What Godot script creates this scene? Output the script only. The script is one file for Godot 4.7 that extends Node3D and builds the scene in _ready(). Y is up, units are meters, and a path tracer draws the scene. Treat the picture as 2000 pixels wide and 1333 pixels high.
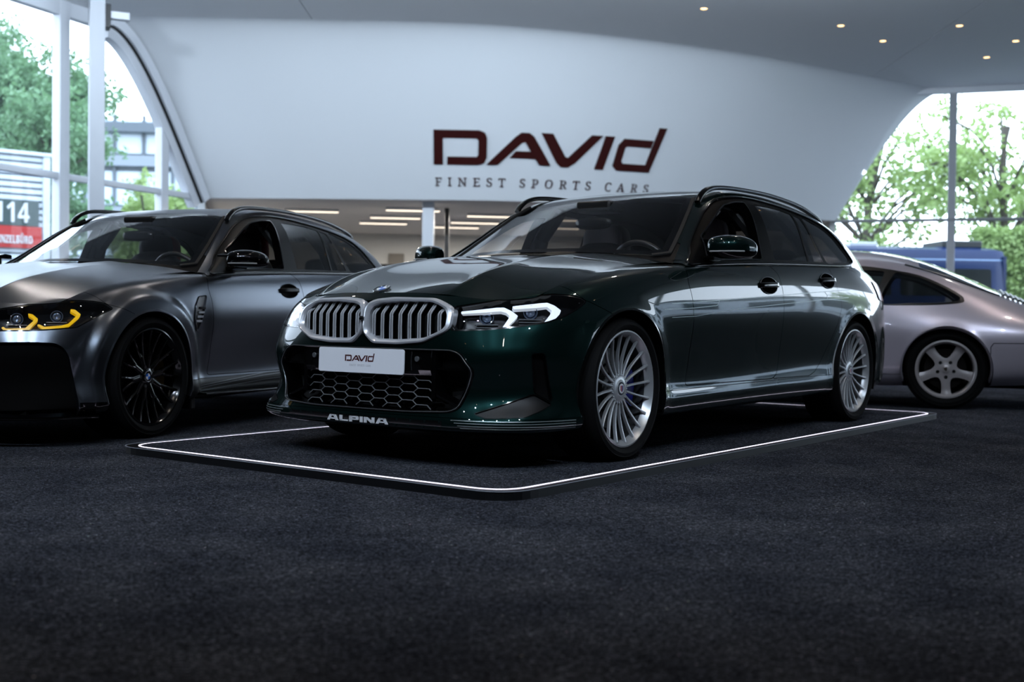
extends Node3D

func _ready() -> void:
	# camera
	var cam := Camera3D.new()
	cam.name = "camera"
	add_child(cam)
	cam.fov = rad_to_deg(2.0 * atan(666.5 / 2306.0))
	cam.near = 0.05
	cam.far = 400.0
	cam.transform = Transform3D(Basis(Vector3(0, 0, 1), deg_to_rad(0.6832)) * Basis(Vector3(1, 0, 0), deg_to_rad(-1.1532)), Vector3(0, 0.69, 0))
	var ca := CameraAttributesPhysical.new()
	ca.frustum_focal_length = 41.5
	ca.frustum_focus_distance = 5.6
	ca.exposure_aperture = 2.4
	cam.attributes = ca
	# overcast sky and exposure
	var we := WorldEnvironment.new()
	we.name = "environment"
	var e := Environment.new()
	e.tonemap_mode = Environment.TONE_MAPPER_LINEAR
	e.tonemap_exposure = 1.0
	e.background_mode = Environment.BG_SKY
	var sm := ProceduralSkyMaterial.new()
	sm.sky_top_color = Color(0.80, 0.89, 1.0)
	sm.sky_horizon_color = Color(0.88, 0.94, 1.0)
	sm.sky_curve = 0.25
	sm.sky_energy_multiplier = 1.0
	sm.ground_bottom_color = Color(0.35, 0.35, 0.35)
	sm.ground_horizon_color = Color(0.6, 0.62, 0.64)
	sm.energy_multiplier = 6.2
	var sky := Sky.new()
	sky.sky_material = sm
	e.sky = sky
	e.sdfgi_enabled = true
	e.ssao_enabled = true
	e.ssil_enabled = true
	we.environment = e
	add_child(we)
	build_hall()
	build_green()
	build_grey()
	build_coupes()
	build_outside()

# ---------------------------------------------------------------- mesh tools
class MD:
	var v := PackedVector3Array()
	var n := PackedVector3Array()
	var i := PackedInt32Array()
	func add(o: MD) -> MD:
		var b := v.size()
		v.append_array(o.v)
		n.append_array(o.n)
		for k in o.i:
			i.append(k + b)
		return self
	func tri(a: Vector3, b: Vector3, c: Vector3) -> void:
		var q := (b - a).cross(c - a).normalized()
		var s := v.size()
		v.append(a); v.append(b); v.append(c)
		n.append(q); n.append(q); n.append(q)
		i.append(s); i.append(s + 1); i.append(s + 2)
	func quad(a: Vector3, b: Vector3, c: Vector3, d: Vector3) -> void:
		var q := (c - a).cross(d - b).normalized()
		var s := v.size()
		v.append(a); v.append(b); v.append(c); v.append(d)
		for k in 4:
			n.append(q)
		for k in [0, 1, 2, 0, 2, 3]:
			i.append(s + k)
	func moved(t: Transform3D) -> MD:
		var o := MD.new()
		o.i = i.duplicate()
		o.v = t * v
		var nb := t.basis.inverse().transposed()
		o.n.resize(n.size())
		for k in n.size():
			o.n[k] = (nb * n[k]).normalized()
		return o
	func mirrored() -> MD:
		return moved(Transform3D(Basis.from_scale(Vector3(1, 1, -1)), Vector3.ZERO))
	func pushed(d: float) -> MD:
		var o := MD.new()
		o.i = i.duplicate()
		o.n = n.duplicate()
		o.v = v.duplicate()
		for k in o.v.size():
			o.v[k] += o.n[k] * d
		return o
	func both() -> MD:
		var o := MD.new()
		o.add(self)
		o.add(mirrored())
		return o

func mesh_of(m: MD, mat: Material) -> ArrayMesh:
	var idx := m.i.duplicate()
	for k in range(0, idx.size(), 3):
		var a := idx[k]
		var b := idx[k + 1]
		var c := idx[k + 2]
		if (m.v[c] - m.v[a]).cross(m.v[b] - m.v[a]).dot(m.n[a] + m.n[b] + m.n[c]) < 0.0:
			idx[k + 1] = c
			idx[k + 2] = b
	var arr := []
	arr.resize(Mesh.ARRAY_MAX)
	arr[Mesh.ARRAY_VERTEX] = m.v
	arr[Mesh.ARRAY_NORMAL] = m.n
	arr[Mesh.ARRAY_INDEX] = idx
	var am := ArrayMesh.new()
	am.add_surface_from_arrays(Mesh.PRIMITIVE_TRIANGLES, arr)
	am.surface_set_material(0, mat)
	return am

func put(m: MD, called: String, mat: Material, parent: Node, label := "") -> MeshInstance3D:
	var o := MeshInstance3D.new()
	o.name = called
	if m.i.size() > 0:
		o.mesh = mesh_of(m, mat)
	parent.add_child(o, true)
	if label != "":
		o.set_meta("label", label)
	return o

func put_mesh(m: Mesh, called: String, parent: Node, at := Transform3D()) -> MeshInstance3D:
	var o := MeshInstance3D.new()
	o.name = called
	o.mesh = m
	o.transform = at
	parent.add_child(o, true)
	return o

var taken := {}
func numbered(called: String) -> String:
	var k: int = taken.get(called, 0)
	taken[called] = k + 1
	return called if k == 0 else "%s_%03d" % [called, k]

func tag(o: Node, label: String, category: String, group := "", kind := "") -> Node:
	if label != "":
		o.set_meta("label", label)
	if category != "":
		o.set_meta("category", category)
	if group != "":
		o.set_meta("group", group)
	if kind != "":
		o.set_meta("kind", kind)
	return o

func thing(called: String, label: String, category: String, t := Transform3D(), group := "") -> Node3D:
	var o := Node3D.new()
	o.name = numbered(called)
	add_child(o)
	o.transform = t
	tag(o, label, category, group)
	return o

func group_node(called: String, parent: Node, t := Transform3D(), label := "") -> Node3D:
	var o := Node3D.new()
	o.name = called
	o.transform = t
	parent.add_child(o, true)
	if label != "":
		o.set_meta("label", label)
	return o

func single(m: MD, called: String, mat: Material, label: String, category: String, group := "") -> MeshInstance3D:
	var o := put(m, numbered(called), mat, self)
	tag(o, label, category, group)
	return o

func struct(m: MD, called: String, mat: Material, label := "") -> MeshInstance3D:
	var o := put(m, called, mat, self)
	tag(o, label, "", "", "structure")
	return o

# grid of points P[a][b] -> smooth surface
func grid_md(P: Array, flip := false) -> MD:
	var m := MD.new()
	var na := P.size()
	var nb: int = P[0].size()
	m.v.resize(na * nb)
	m.n.resize(na * nb)
	for a in na:
		var row: PackedVector3Array = P[a]
		var ra: PackedVector3Array = P[maxi(a - 1, 0)]
		var rb: PackedVector3Array = P[mini(a + 1, na - 1)]
		for b in nb:
			m.v[a * nb + b] = row[b]
			var du: Vector3 = rb[b] - ra[b]
			var dv: Vector3 = row[mini(b + 1, nb - 1)] - row[maxi(b - 1, 0)]
			if du.length_squared() < 1e-12:
				du = P[mini(a + 1, na - 1)][mini(b + 1, nb - 1)] - P[maxi(a - 1, 0)][mini(b + 1, nb - 1)]
			if dv.length_squared() < 1e-12:
				dv = P[mini(a + 1, na - 1)][mini(b + 1, nb - 1)] - P[mini(a + 1, na - 1)][maxi(b - 1, 0)]
			var q := du.cross(dv).normalized()
			m.n[a * nb + b] = -q if flip else q
	for a in na - 1:
		for b in nb - 1:
			var s := a * nb + b
			m.i.append(s); m.i.append(s + 1); m.i.append(s + nb)
			m.i.append(s + 1); m.i.append(s + nb + 1); m.i.append(s + nb)
	return m

func bsw(t: float) -> PackedFloat32Array:
	return PackedFloat32Array([pow(1 - t, 3) / 6, (3 * t * t * t - 6 * t * t + 4) / 6, (-3 * t * t * t + 3 * t * t + 3 * t + 1) / 6, t * t * t / 6])

# uniform cubic B-spline through a control row, ends held; mirror: ends symmetric about z = 0
func bspline(C: PackedVector3Array, ts: PackedFloat32Array, mirror := false) -> PackedVector3Array:
	var n := C.size()
	var a := 2 * C[0] - C[1]
	var b := 2 * C[n - 1] - C[n - 2]
	if mirror:
		a = C[1] * Vector3(1, 1, -1)
		b = C[n - 2] * Vector3(1, 1, -1)
	var out := PackedVector3Array()
	for t in ts:
		var k := mini(int(t), n - 2)
		var w := bsw(t - k)
		var p0: Vector3 = a if k == 0 else C[k - 1]
		var p3: Vector3 = b if k + 2 > n - 1 else C[k + 2]
		out.append(p0 * w[0] + C[k] * w[1] + C[k + 1] * w[2] + p3 * w[3])
	return out

func steps(n: int, top: float) -> PackedFloat32Array:
	var o := PackedFloat32Array()
	for k in n:
		o.append(top * k / (n - 1))
	return o

func columns_of(P: Array) -> Array:
	var o := []
	for b in P[0].size():
		var c := PackedVector3Array()
		for a in P.size():
			c.append(P[a][b])
		o.append(c)
	return o

# control table C[station][row] -> dense points, nearly interpolating
func surface_points(C: Array, mirror: bool, nu: int, nv: int, its := 2) -> Array:
	var D := []
	for r in C:
		D.append(PackedVector3Array(r))
	var su := steps(C.size(), C.size() - 1)
	var sv := steps(C[0].size(), C[0].size() - 1)
	for it in its:
		var cols := []
		for c in columns_of(D):
			cols.append(bspline(c, su, mirror))
		var rows := columns_of(cols)
		for a in rows.size():
			var s := bspline(rows[a], sv)
			for b in s.size():
				D[a][b] += 0.8 * (C[a][b] - s[b])
	var out := []
	var fu := steps(nu, C.size() - 1)
	var fv := steps(nv, C[0].size() - 1)
	var cc := []
	for c in columns_of(D):
		cc.append(bspline(c, fu, mirror))
	for r in columns_of(cc):
		out.append(bspline(r, fv))
	return out

# curve through points (centripetal enough for our spacing)
func smooth_line(p: PackedVector3Array, per := 6, closed := false) -> PackedVector3Array:
	var o := PackedVector3Array()
	var n := p.size()
	for k in (n if closed else n - 1):
		var a := p[(k - 1 + n) % n] if closed or k > 0 else 2 * p[0] - p[1]
		var b := p[k]
		var c := p[(k + 1) % n]
		var d := p[(k + 2) % n] if closed or k + 2 < n else 2 * p[n - 1] - p[n - 2]
		for s in per:
			o.append(b.cubic_interpolate(c, a, d, float(s) / per))
	if not closed:
		o.append(p[n - 1])
	return o

func smooth2(p: Array, per := 6, closed := true) -> PackedVector2Array:
	var q := PackedVector3Array()
	for a in p:
		q.append(Vector3(a[0], a[1], 0))
	var o := PackedVector2Array()
	for a in smooth_line(q, per, closed):
		o.append(Vector2(a.x, a.y))
	return o

func pv2(p: Array) -> PackedVector2Array:
	var o := PackedVector2Array()
	for a in p:
		o.append(Vector2(a[0], a[1]))
	return o

# polygon with rounded corners of radius r
func rounded(p: PackedVector2Array, r: float, seg := 4) -> PackedVector2Array:
	var o := PackedVector2Array()
	var n := p.size()
	for k in n:
		var a := p[(k - 1 + n) % n]
		var b := p[k]
		var c := p[(k + 1) % n]
		var d := minf(r, 0.45 * minf(a.distance_to(b), b.distance_to(c)))
		var s := b + (a - b).normalized() * d
		var e := b + (c - b).normalized() * d
		for j in seg + 1:
			var t := float(j) / seg
			o.append(s * (1 - t) * (1 - t) + b * 2 * t * (1 - t) + e * t * t)
	return o

# cut a mesh by a polygon drawn in the plane (e1, e2): [inside, outside]
func split(m: MD, poly: PackedVector2Array, e1: Vector3, e2: Vector3, lim := AABB(Vector3(-99, -99, -99), Vector3(198, 198, 198))) -> Array:
	var ins := MD.new()
	var outs := MD.new()
	var cell := 0.03
	var near := {}
	for k in poly.size():
		var a := poly[k]
		var b := poly[(k + 1) % poly.size()]
		var parts := maxi(1, int(ceil(a.distance_to(b) / cell)))
		for j in parts:
			var p := a.lerp(b, float(j) / parts)
			var q := a.lerp(b, float(j + 1) / parts)
			for cx in range(int(floor(minf(p.x, q.x) / cell)), int(floor(maxf(p.x, q.x) / cell)) + 1):
				for cy in range(int(floor(minf(p.y, q.y) / cell)), int(floor(maxf(p.y, q.y) / cell)) + 1):
					near[Vector2i(cx, cy)] = true
	var lo := poly[0]
	var hi := poly[0]
	for p in poly:
		lo = lo.min(p)
		hi = hi.max(p)
	var pr := PackedVector2Array()
	pr.resize(m.v.size())
	for k in m.v.size():
		pr[k] = Vector2(m.v[k].dot(e1), m.v[k].dot(e2))
	var map_in := {}
	var map_out := {}
	for k in range(0, m.i.size(), 3):
		var ia := m.i[k]
		var ib := m.i[k + 1]
		var ic := m.i[k + 2]
		var a := pr[ia]
		var b := pr[ib]
		var c := pr[ic]
		var tl := a.min(b).min(c)
		var th := a.max(b).max(c)
		var where := -1
		if th.x < lo.x or th.y < lo.y or tl.x > hi.x or tl.y > hi.y or not lim.has_point((m.v[ia] + m.v[ib] + m.v[ic]) / 3.0):
			where = 0
		else:
			var touch := false
			for cx in range(int(floor(tl.x / cell)), int(floor(th.x / cell)) + 1):
				for cy in range(int(floor(tl.y / cell)), int(floor(th.y / cell)) + 1):
					if near.has(Vector2i(cx, cy)):
						touch = true
			if not touch:
				where = 1 if Geometry2D.is_point_in_polygon((a + b + c) / 3.0, poly) else 0
		if where >= 0:
			var dst: MD = ins if where == 1 else outs
			var mp: Dictionary = map_in if where == 1 else map_out
			for id in [ia, ib, ic]:
				if not mp.has(id):
					mp[id] = dst.v.size()
					dst.v.append(m.v[id])
					dst.n.append(m.n[id])
				dst.i.append(mp[id])
			continue
		var den := (b - a).cross(c - a)
		if absf(den) < 1e-10:
			var dst2: MD = ins if Geometry2D.is_point_in_polygon((a + b + c) / 3.0, poly) else outs
			for id in [ia, ib, ic]:
				dst2.i.append(dst2.v.size())
				dst2.v.append(m.v[id])
				dst2.n.append(m.n[id])
			continue
		var t := PackedVector2Array([a, b, c])
		for side in 2:
			var got: Array = Geometry2D.intersect_polygons(t, poly) if side == 0 else Geometry2D.clip_polygons(t, poly)
			var dst3: MD = ins if side == 0 else outs
			for g: PackedVector2Array in got:
				if g.size() < 3:
					continue
				var ids := Geometry2D.triangulate_polygon(g)
				var base := dst3.v.size()
				for p in g:
					var wb := (p - a).cross(c - a) / den
					var wc := (b - a).cross(p - a) / den
					var wa := 1.0 - wb - wc
					dst3.v.append(m.v[ia] * wa + m.v[ib] * wb + m.v[ic] * wc)
					dst3.n.append((m.n[ia] * wa + m.n[ib] * wb + m.n[ic] * wc).normalized())
				for id in ids:
					dst3.i.append(base + id)
	return [ins, outs]

# piece inside a polygon; what is left loses the piece and a gap round it
func carve(m: MD, poly: PackedVector2Array, e1: Vector3, e2: Vector3, gap := 0.0045, lim := AABB(Vector3(-99, -99, -99), Vector3(198, 198, 198))) -> Array:
	var r := split(m, poly, e1, e2, lim)
	var piece: MD = r[0]
	var rest: MD = r[1]
	if gap > 0.0:
		for big in Geometry2D.offset_polygon(poly, gap):
			rest = split(rest, big, e1, e2, lim)[1]
	return [piece, rest]

# find the surface under points given in the plane (e1, e2)
class Drape:
	var m: MD
	var e1: Vector3
	var e2: Vector3
	var pr := PackedVector2Array()
	var cells := {}
	var cell := 0.04
	func _init(mesh: MD, a: Vector3, b: Vector3) -> void:
		m = mesh
		e1 = a
		e2 = b
		for p in m.v:
			pr.append(Vector2(p.dot(e1), p.dot(e2)))
		for k in range(0, m.i.size(), 3):
			var tl := pr[m.i[k]].min(pr[m.i[k + 1]]).min(pr[m.i[k + 2]])
			var th := pr[m.i[k]].max(pr[m.i[k + 1]]).max(pr[m.i[k + 2]])
			for cx in range(int(floor(tl.x / cell)), int(floor(th.x / cell)) + 1):
				for cy in range(int(floor(tl.y / cell)), int(floor(th.y / cell)) + 1):
					var key := Vector2i(cx, cy)
					if not cells.has(key):
						cells[key] = PackedInt32Array()
					cells[key].append(k)
	# [point, normal] of the outermost hit along e1 x e2, else the nearest vertex
	func at(p: Vector2) -> Array:
		var out := e1.cross(e2)
		var best := -1e9
		var got := []
		var key := Vector2i(int(floor(p.x / cell)), int(floor(p.y / cell)))
		if cells.has(key):
			for k in cells[key]:
				var a := pr[m.i[k]]
				var b := pr[m.i[k + 1]]
				var c := pr[m.i[k + 2]]
				var den := (b - a).cross(c - a)
				if absf(den) < 1e-12:
					continue
				var wb := (p - a).cross(c - a) / den
				var wc := (b - a).cross(p - a) / den
				if wb < -0.001 or wc < -0.001 or wb + wc > 1.001:
					continue
				var q := m.v[m.i[k]] * (1 - wb - wc) + m.v[m.i[k + 1]] * wb + m.v[m.i[k + 2]] * wc
				if q.dot(out) > best:
					best = q.dot(out)
					got = [q, (m.n[m.i[k]] * (1 - wb - wc) + m.n[m.i[k + 1]] * wb + m.n[m.i[k + 2]] * wc).normalized()]
		if got.is_empty():
			var bd := 1e9
			for k in pr.size():
				var d := pr[k].distance_squared_to(p)
				if d < bd:
					bd = d
					got = [m.v[k], m.n[k]]
		return got
	func line(pts: PackedVector2Array, lift := 0.0) -> Array:
		var ps := PackedVector3Array()
		var ns := PackedVector3Array()
		for p in pts:
			var r := at(p)
			ps.append(r[0] + r[1] * lift)
			ns.append(r[1])
		return [ps, ns]

func dense2(p: PackedVector2Array, step := 0.02, closed := false) -> PackedVector2Array:
	var o := PackedVector2Array()
	for k in (p.size() if closed else p.size() - 1):
		var a := p[k]
		var b := p[(k + 1) % p.size()]
		var c := maxi(1, int(ceil(a.distance_to(b) / step)))
		for j in c:
			o.append(a.lerp(b, float(j) / c))
	if not closed:
		o.append(p[p.size() - 1])
	return o

# sweep a profile (u along side, w along the given normals) along a line
func sweep(p: PackedVector3Array, nrm: PackedVector3Array, prof: PackedVector2Array, closed := false, closed_prof := true) -> MD:
	var n := p.size()
	var rows := []
	for k in n:
		var a := p[(k - 1 + n) % n] if closed or k > 0 else p[0]
		var b := p[(k + 1) % n] if closed or k < n - 1 else p[n - 1]
		var t := (b - a).normalized()
		var w := nrm[k]
		w = (w - t * w.dot(t)).normalized()
		var u := t.cross(w)
		var row := PackedVector3Array()
		for q in prof:
			row.append(p[k] + u * q.x + w * q.y)
		if closed_prof:
			row.append(row[0])
		rows.append(row)
	if closed:
		rows.append(rows[0])
	var m := faceted(rows)
	if not closed and closed_prof:
		for e in [0, n - 1]:
			var c := Vector3.ZERO
			for k in prof.size():
				c += rows[e][k] / prof.size()
			for k in prof.size():
				if e == 0:
					m.tri(c, rows[e][k + 1], rows[e][k])
				else:
					m.tri(c, rows[e][k], rows[e][k + 1])
	return m

# rows of points; smooth along, creased across where the profile turns sharply
func faceted(rows: Array, limit := 0.75) -> MD:
	var m := MD.new()
	var na := rows.size()
	var nb: int = rows[0].size()
	var wrap: bool = rows[0][0].distance_to(rows[0][nb - 1]) < 1e-6
	var loop: bool = rows[0][0].distance_to(rows[na - 1][0]) < 1e-6 and na > 3
	var fn := []
	for a in na - 1:
		var r := PackedVector3Array()
		for b in nb - 1:
			r.append((rows[a + 1][b + 1] - rows[a][b]).cross(rows[a + 1][b] - rows[a][b + 1]).normalized())
		fn.append(r)
	for a in na - 1:
		for b in nb - 1:
			var f: Vector3 = fn[a][b]
			var s := m.v.size()
			for c in [[0, 0], [0, 1], [1, 1], [1, 0]]:
				var q := Vector3.ZERO
				for da in [-1, 0]:
					for db in [-1, 0]:
						var ka: int = a + c[0] + da
						var kb: int = b + c[1] + db
						if loop:
							ka = (ka + na - 1) % (na - 1)
						if wrap:
							kb = (kb + nb - 1) % (nb - 1)
						if ka < 0 or kb < 0 or ka >= na - 1 or kb >= nb - 1:
							continue
						var g: Vector3 = fn[ka][kb]
						if g.dot(f) > limit:
							q += g
				m.v.append(rows[a + c[0]][b + c[1]])
				m.n.append(q.normalized() if q.length() > 0.001 else f)
			for k in [0, 1, 2, 0, 2, 3]:
				m.i.append(s + k)
	return m

func circle2(r: float, n: int, sy := 1.0) -> PackedVector2Array:
	var o := PackedVector2Array()
	for k in n:
		o.append(Vector2(cos(TAU * k / n) * r, sin(TAU * k / n) * r * sy))
	return o

func tube(p: PackedVector3Array, r: float, sides := 8, closed := false, up := Vector3.UP) -> MD:
	var ns := PackedVector3Array()
	for k in p.size():
		var t := (p[mini(k + 1, p.size() - 1)] - p[maxi(k - 1, 0)]).normalized()
		var u := up if absf(t.dot(up)) < 0.95 else Vector3(1, 0, 0.2).normalized()
		ns.append((u - t * u.dot(t)).normalized())
	return sweep(p, ns, circle2(r, sides), closed)

# lathe about the z axis: profile of (radius, z)
func lathe(prof: Array, seg := 48, limit := 0.75) -> MD:
	var rows := []
	for k in seg + 1:
		var a := TAU * (k % seg) / seg
		var row := PackedVector3Array()
		for q in prof:
			row.append(Vector3(cos(a) * q[0], sin(a) * q[0], q[1]))
		rows.append(row)
	return faceted(rows, limit)

# plate from a polygon in the xy plane, from z = 0 to z = d, edge bevelled by bev
func prism(poly: PackedVector2Array, d: float, bev := 0.0) -> MD:
	var m := MD.new()
	var p := poly
	if Geometry2D.is_polygon_clockwise(p):
		p = p.duplicate()
		p.reverse()
	var top := p
	if bev > 0.0:
		var n := p.size()
		top = PackedVector2Array()
		for k in n:
			var e := (p[k] - p[(k - 1 + n) % n]).normalized()
			var f := (p[(k + 1) % n] - p[k]).normalized()
			var q := (e.orthogonal() + f.orthogonal())
			q = q.normalized() * (bev / maxf(0.4, q.normalized().dot(e.orthogonal())))
			top.append(p[k] - q)
	var ids := Geometry2D.triangulate_polygon(top)
	for k in range(0, ids.size(), 3):
		var a := top[ids[k]]
		var b := top[ids[k + 1]]
		var c := top[ids[k + 2]]
		if (b - a).cross(c - a) < 0:
			var x := b
			b = c
			c = x
		m.tri(Vector3(a.x, a.y, d), Vector3(b.x, b.y, d), Vector3(c.x, c.y, d))
		m.tri(Vector3(a.x, a.y, 0), Vector3(c.x, c.y, 0), Vector3(b.x, b.y, 0))
	for k in p.size():
		var a := p[k]
		var b := p[(k + 1) % p.size()]
		var hs := d - bev
		m.quad(Vector3(a.x, a.y, 0), Vector3(b.x, b.y, 0), Vector3(b.x, b.y, hs), Vector3(a.x, a.y, hs))
		if bev > 0.0:
			var ta := top[k]
			var tb := top[(k + 1) % p.size()]
			m.quad(Vector3(a.x, a.y, hs), Vector3(b.x, b.y, hs), Vector3(tb.x, tb.y, d), Vector3(ta.x, ta.y, d))
	return m

func box(lo: Vector3, hi: Vector3) -> MD:
	var m := MD.new()
	var c := []
	for k in 8:
		c.append(Vector3(hi.x if k & 1 else lo.x, hi.y if k & 2 else lo.y, hi.z if k & 4 else lo.z))
	for f in [[0, 2, 3, 1], [4, 5, 7, 6], [0, 1, 5, 4], [2, 6, 7, 3], [0, 4, 6, 2], [1, 3, 7, 5]]:
		m.quad(c[f[0]], c[f[1]], c[f[2]], c[f[3]])
	return m

# box with chamfered edges
func cbox(lo: Vector3, hi: Vector3, r: float) -> MD:
	var c := (lo + hi) / 2
	var h := (hi - lo) / 2
	var m := prism(rounded(pv2([[-h.x, -h.y], [h.x, -h.y], [h.x, h.y], [-h.x, h.y]]), r, 3), h.z * 2, minf(r * 0.6, h.z * 0.6))
	return m.moved(Transform3D(Basis(), c - Vector3(0, 0, h.z)))

# closed blob: superellipsoid
func blob(c: Vector3, h: Vector3, e := 2.6, nu := 28, nv := 16) -> MD:
	var P := []
	for a in nu + 1:
		var row := PackedVector3Array()
		var u := TAU * (a % nu) / nu
		for b in nv + 1:
			var w := PI * b / nv - PI / 2
			var cu := cos(u)
			var su := sin(u)
			var cw := maxf(cos(w), 0.02)
			var sw := sin(w)
			var k := pow(pow(absf(cu), e) + pow(absf(su), e), -1.0 / e)
			var kk := pow(pow(cw, e) + pow(absf(sw), e), -1.0 / e)
			row.append(c + h * Vector3(cu * k * cw * kk, sw * kk, su * k * cw * kk))
		P.append(row)
	var m := grid_md(P, true)
	for k in m.v.size():
		if m.n[k].dot(m.v[k] - c) < 0:
			m.n[k] = -m.n[k]
	return m

func mat(col: Color, rough := 0.5, metal := 0.0, spec := 0.5) -> StandardMaterial3D:
	var s := StandardMaterial3D.new()
	s.albedo_color = col
	s.roughness = rough
	s.metallic = metal
	s.metallic_specular = spec
	return s

func glass(col: Color, alpha: float) -> StandardMaterial3D:
	var s := mat(col, 0.0)
	s.albedo_color.a = alpha
	s.transparency = BaseMaterial3D.TRANSPARENCY_ALPHA
	return s
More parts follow.
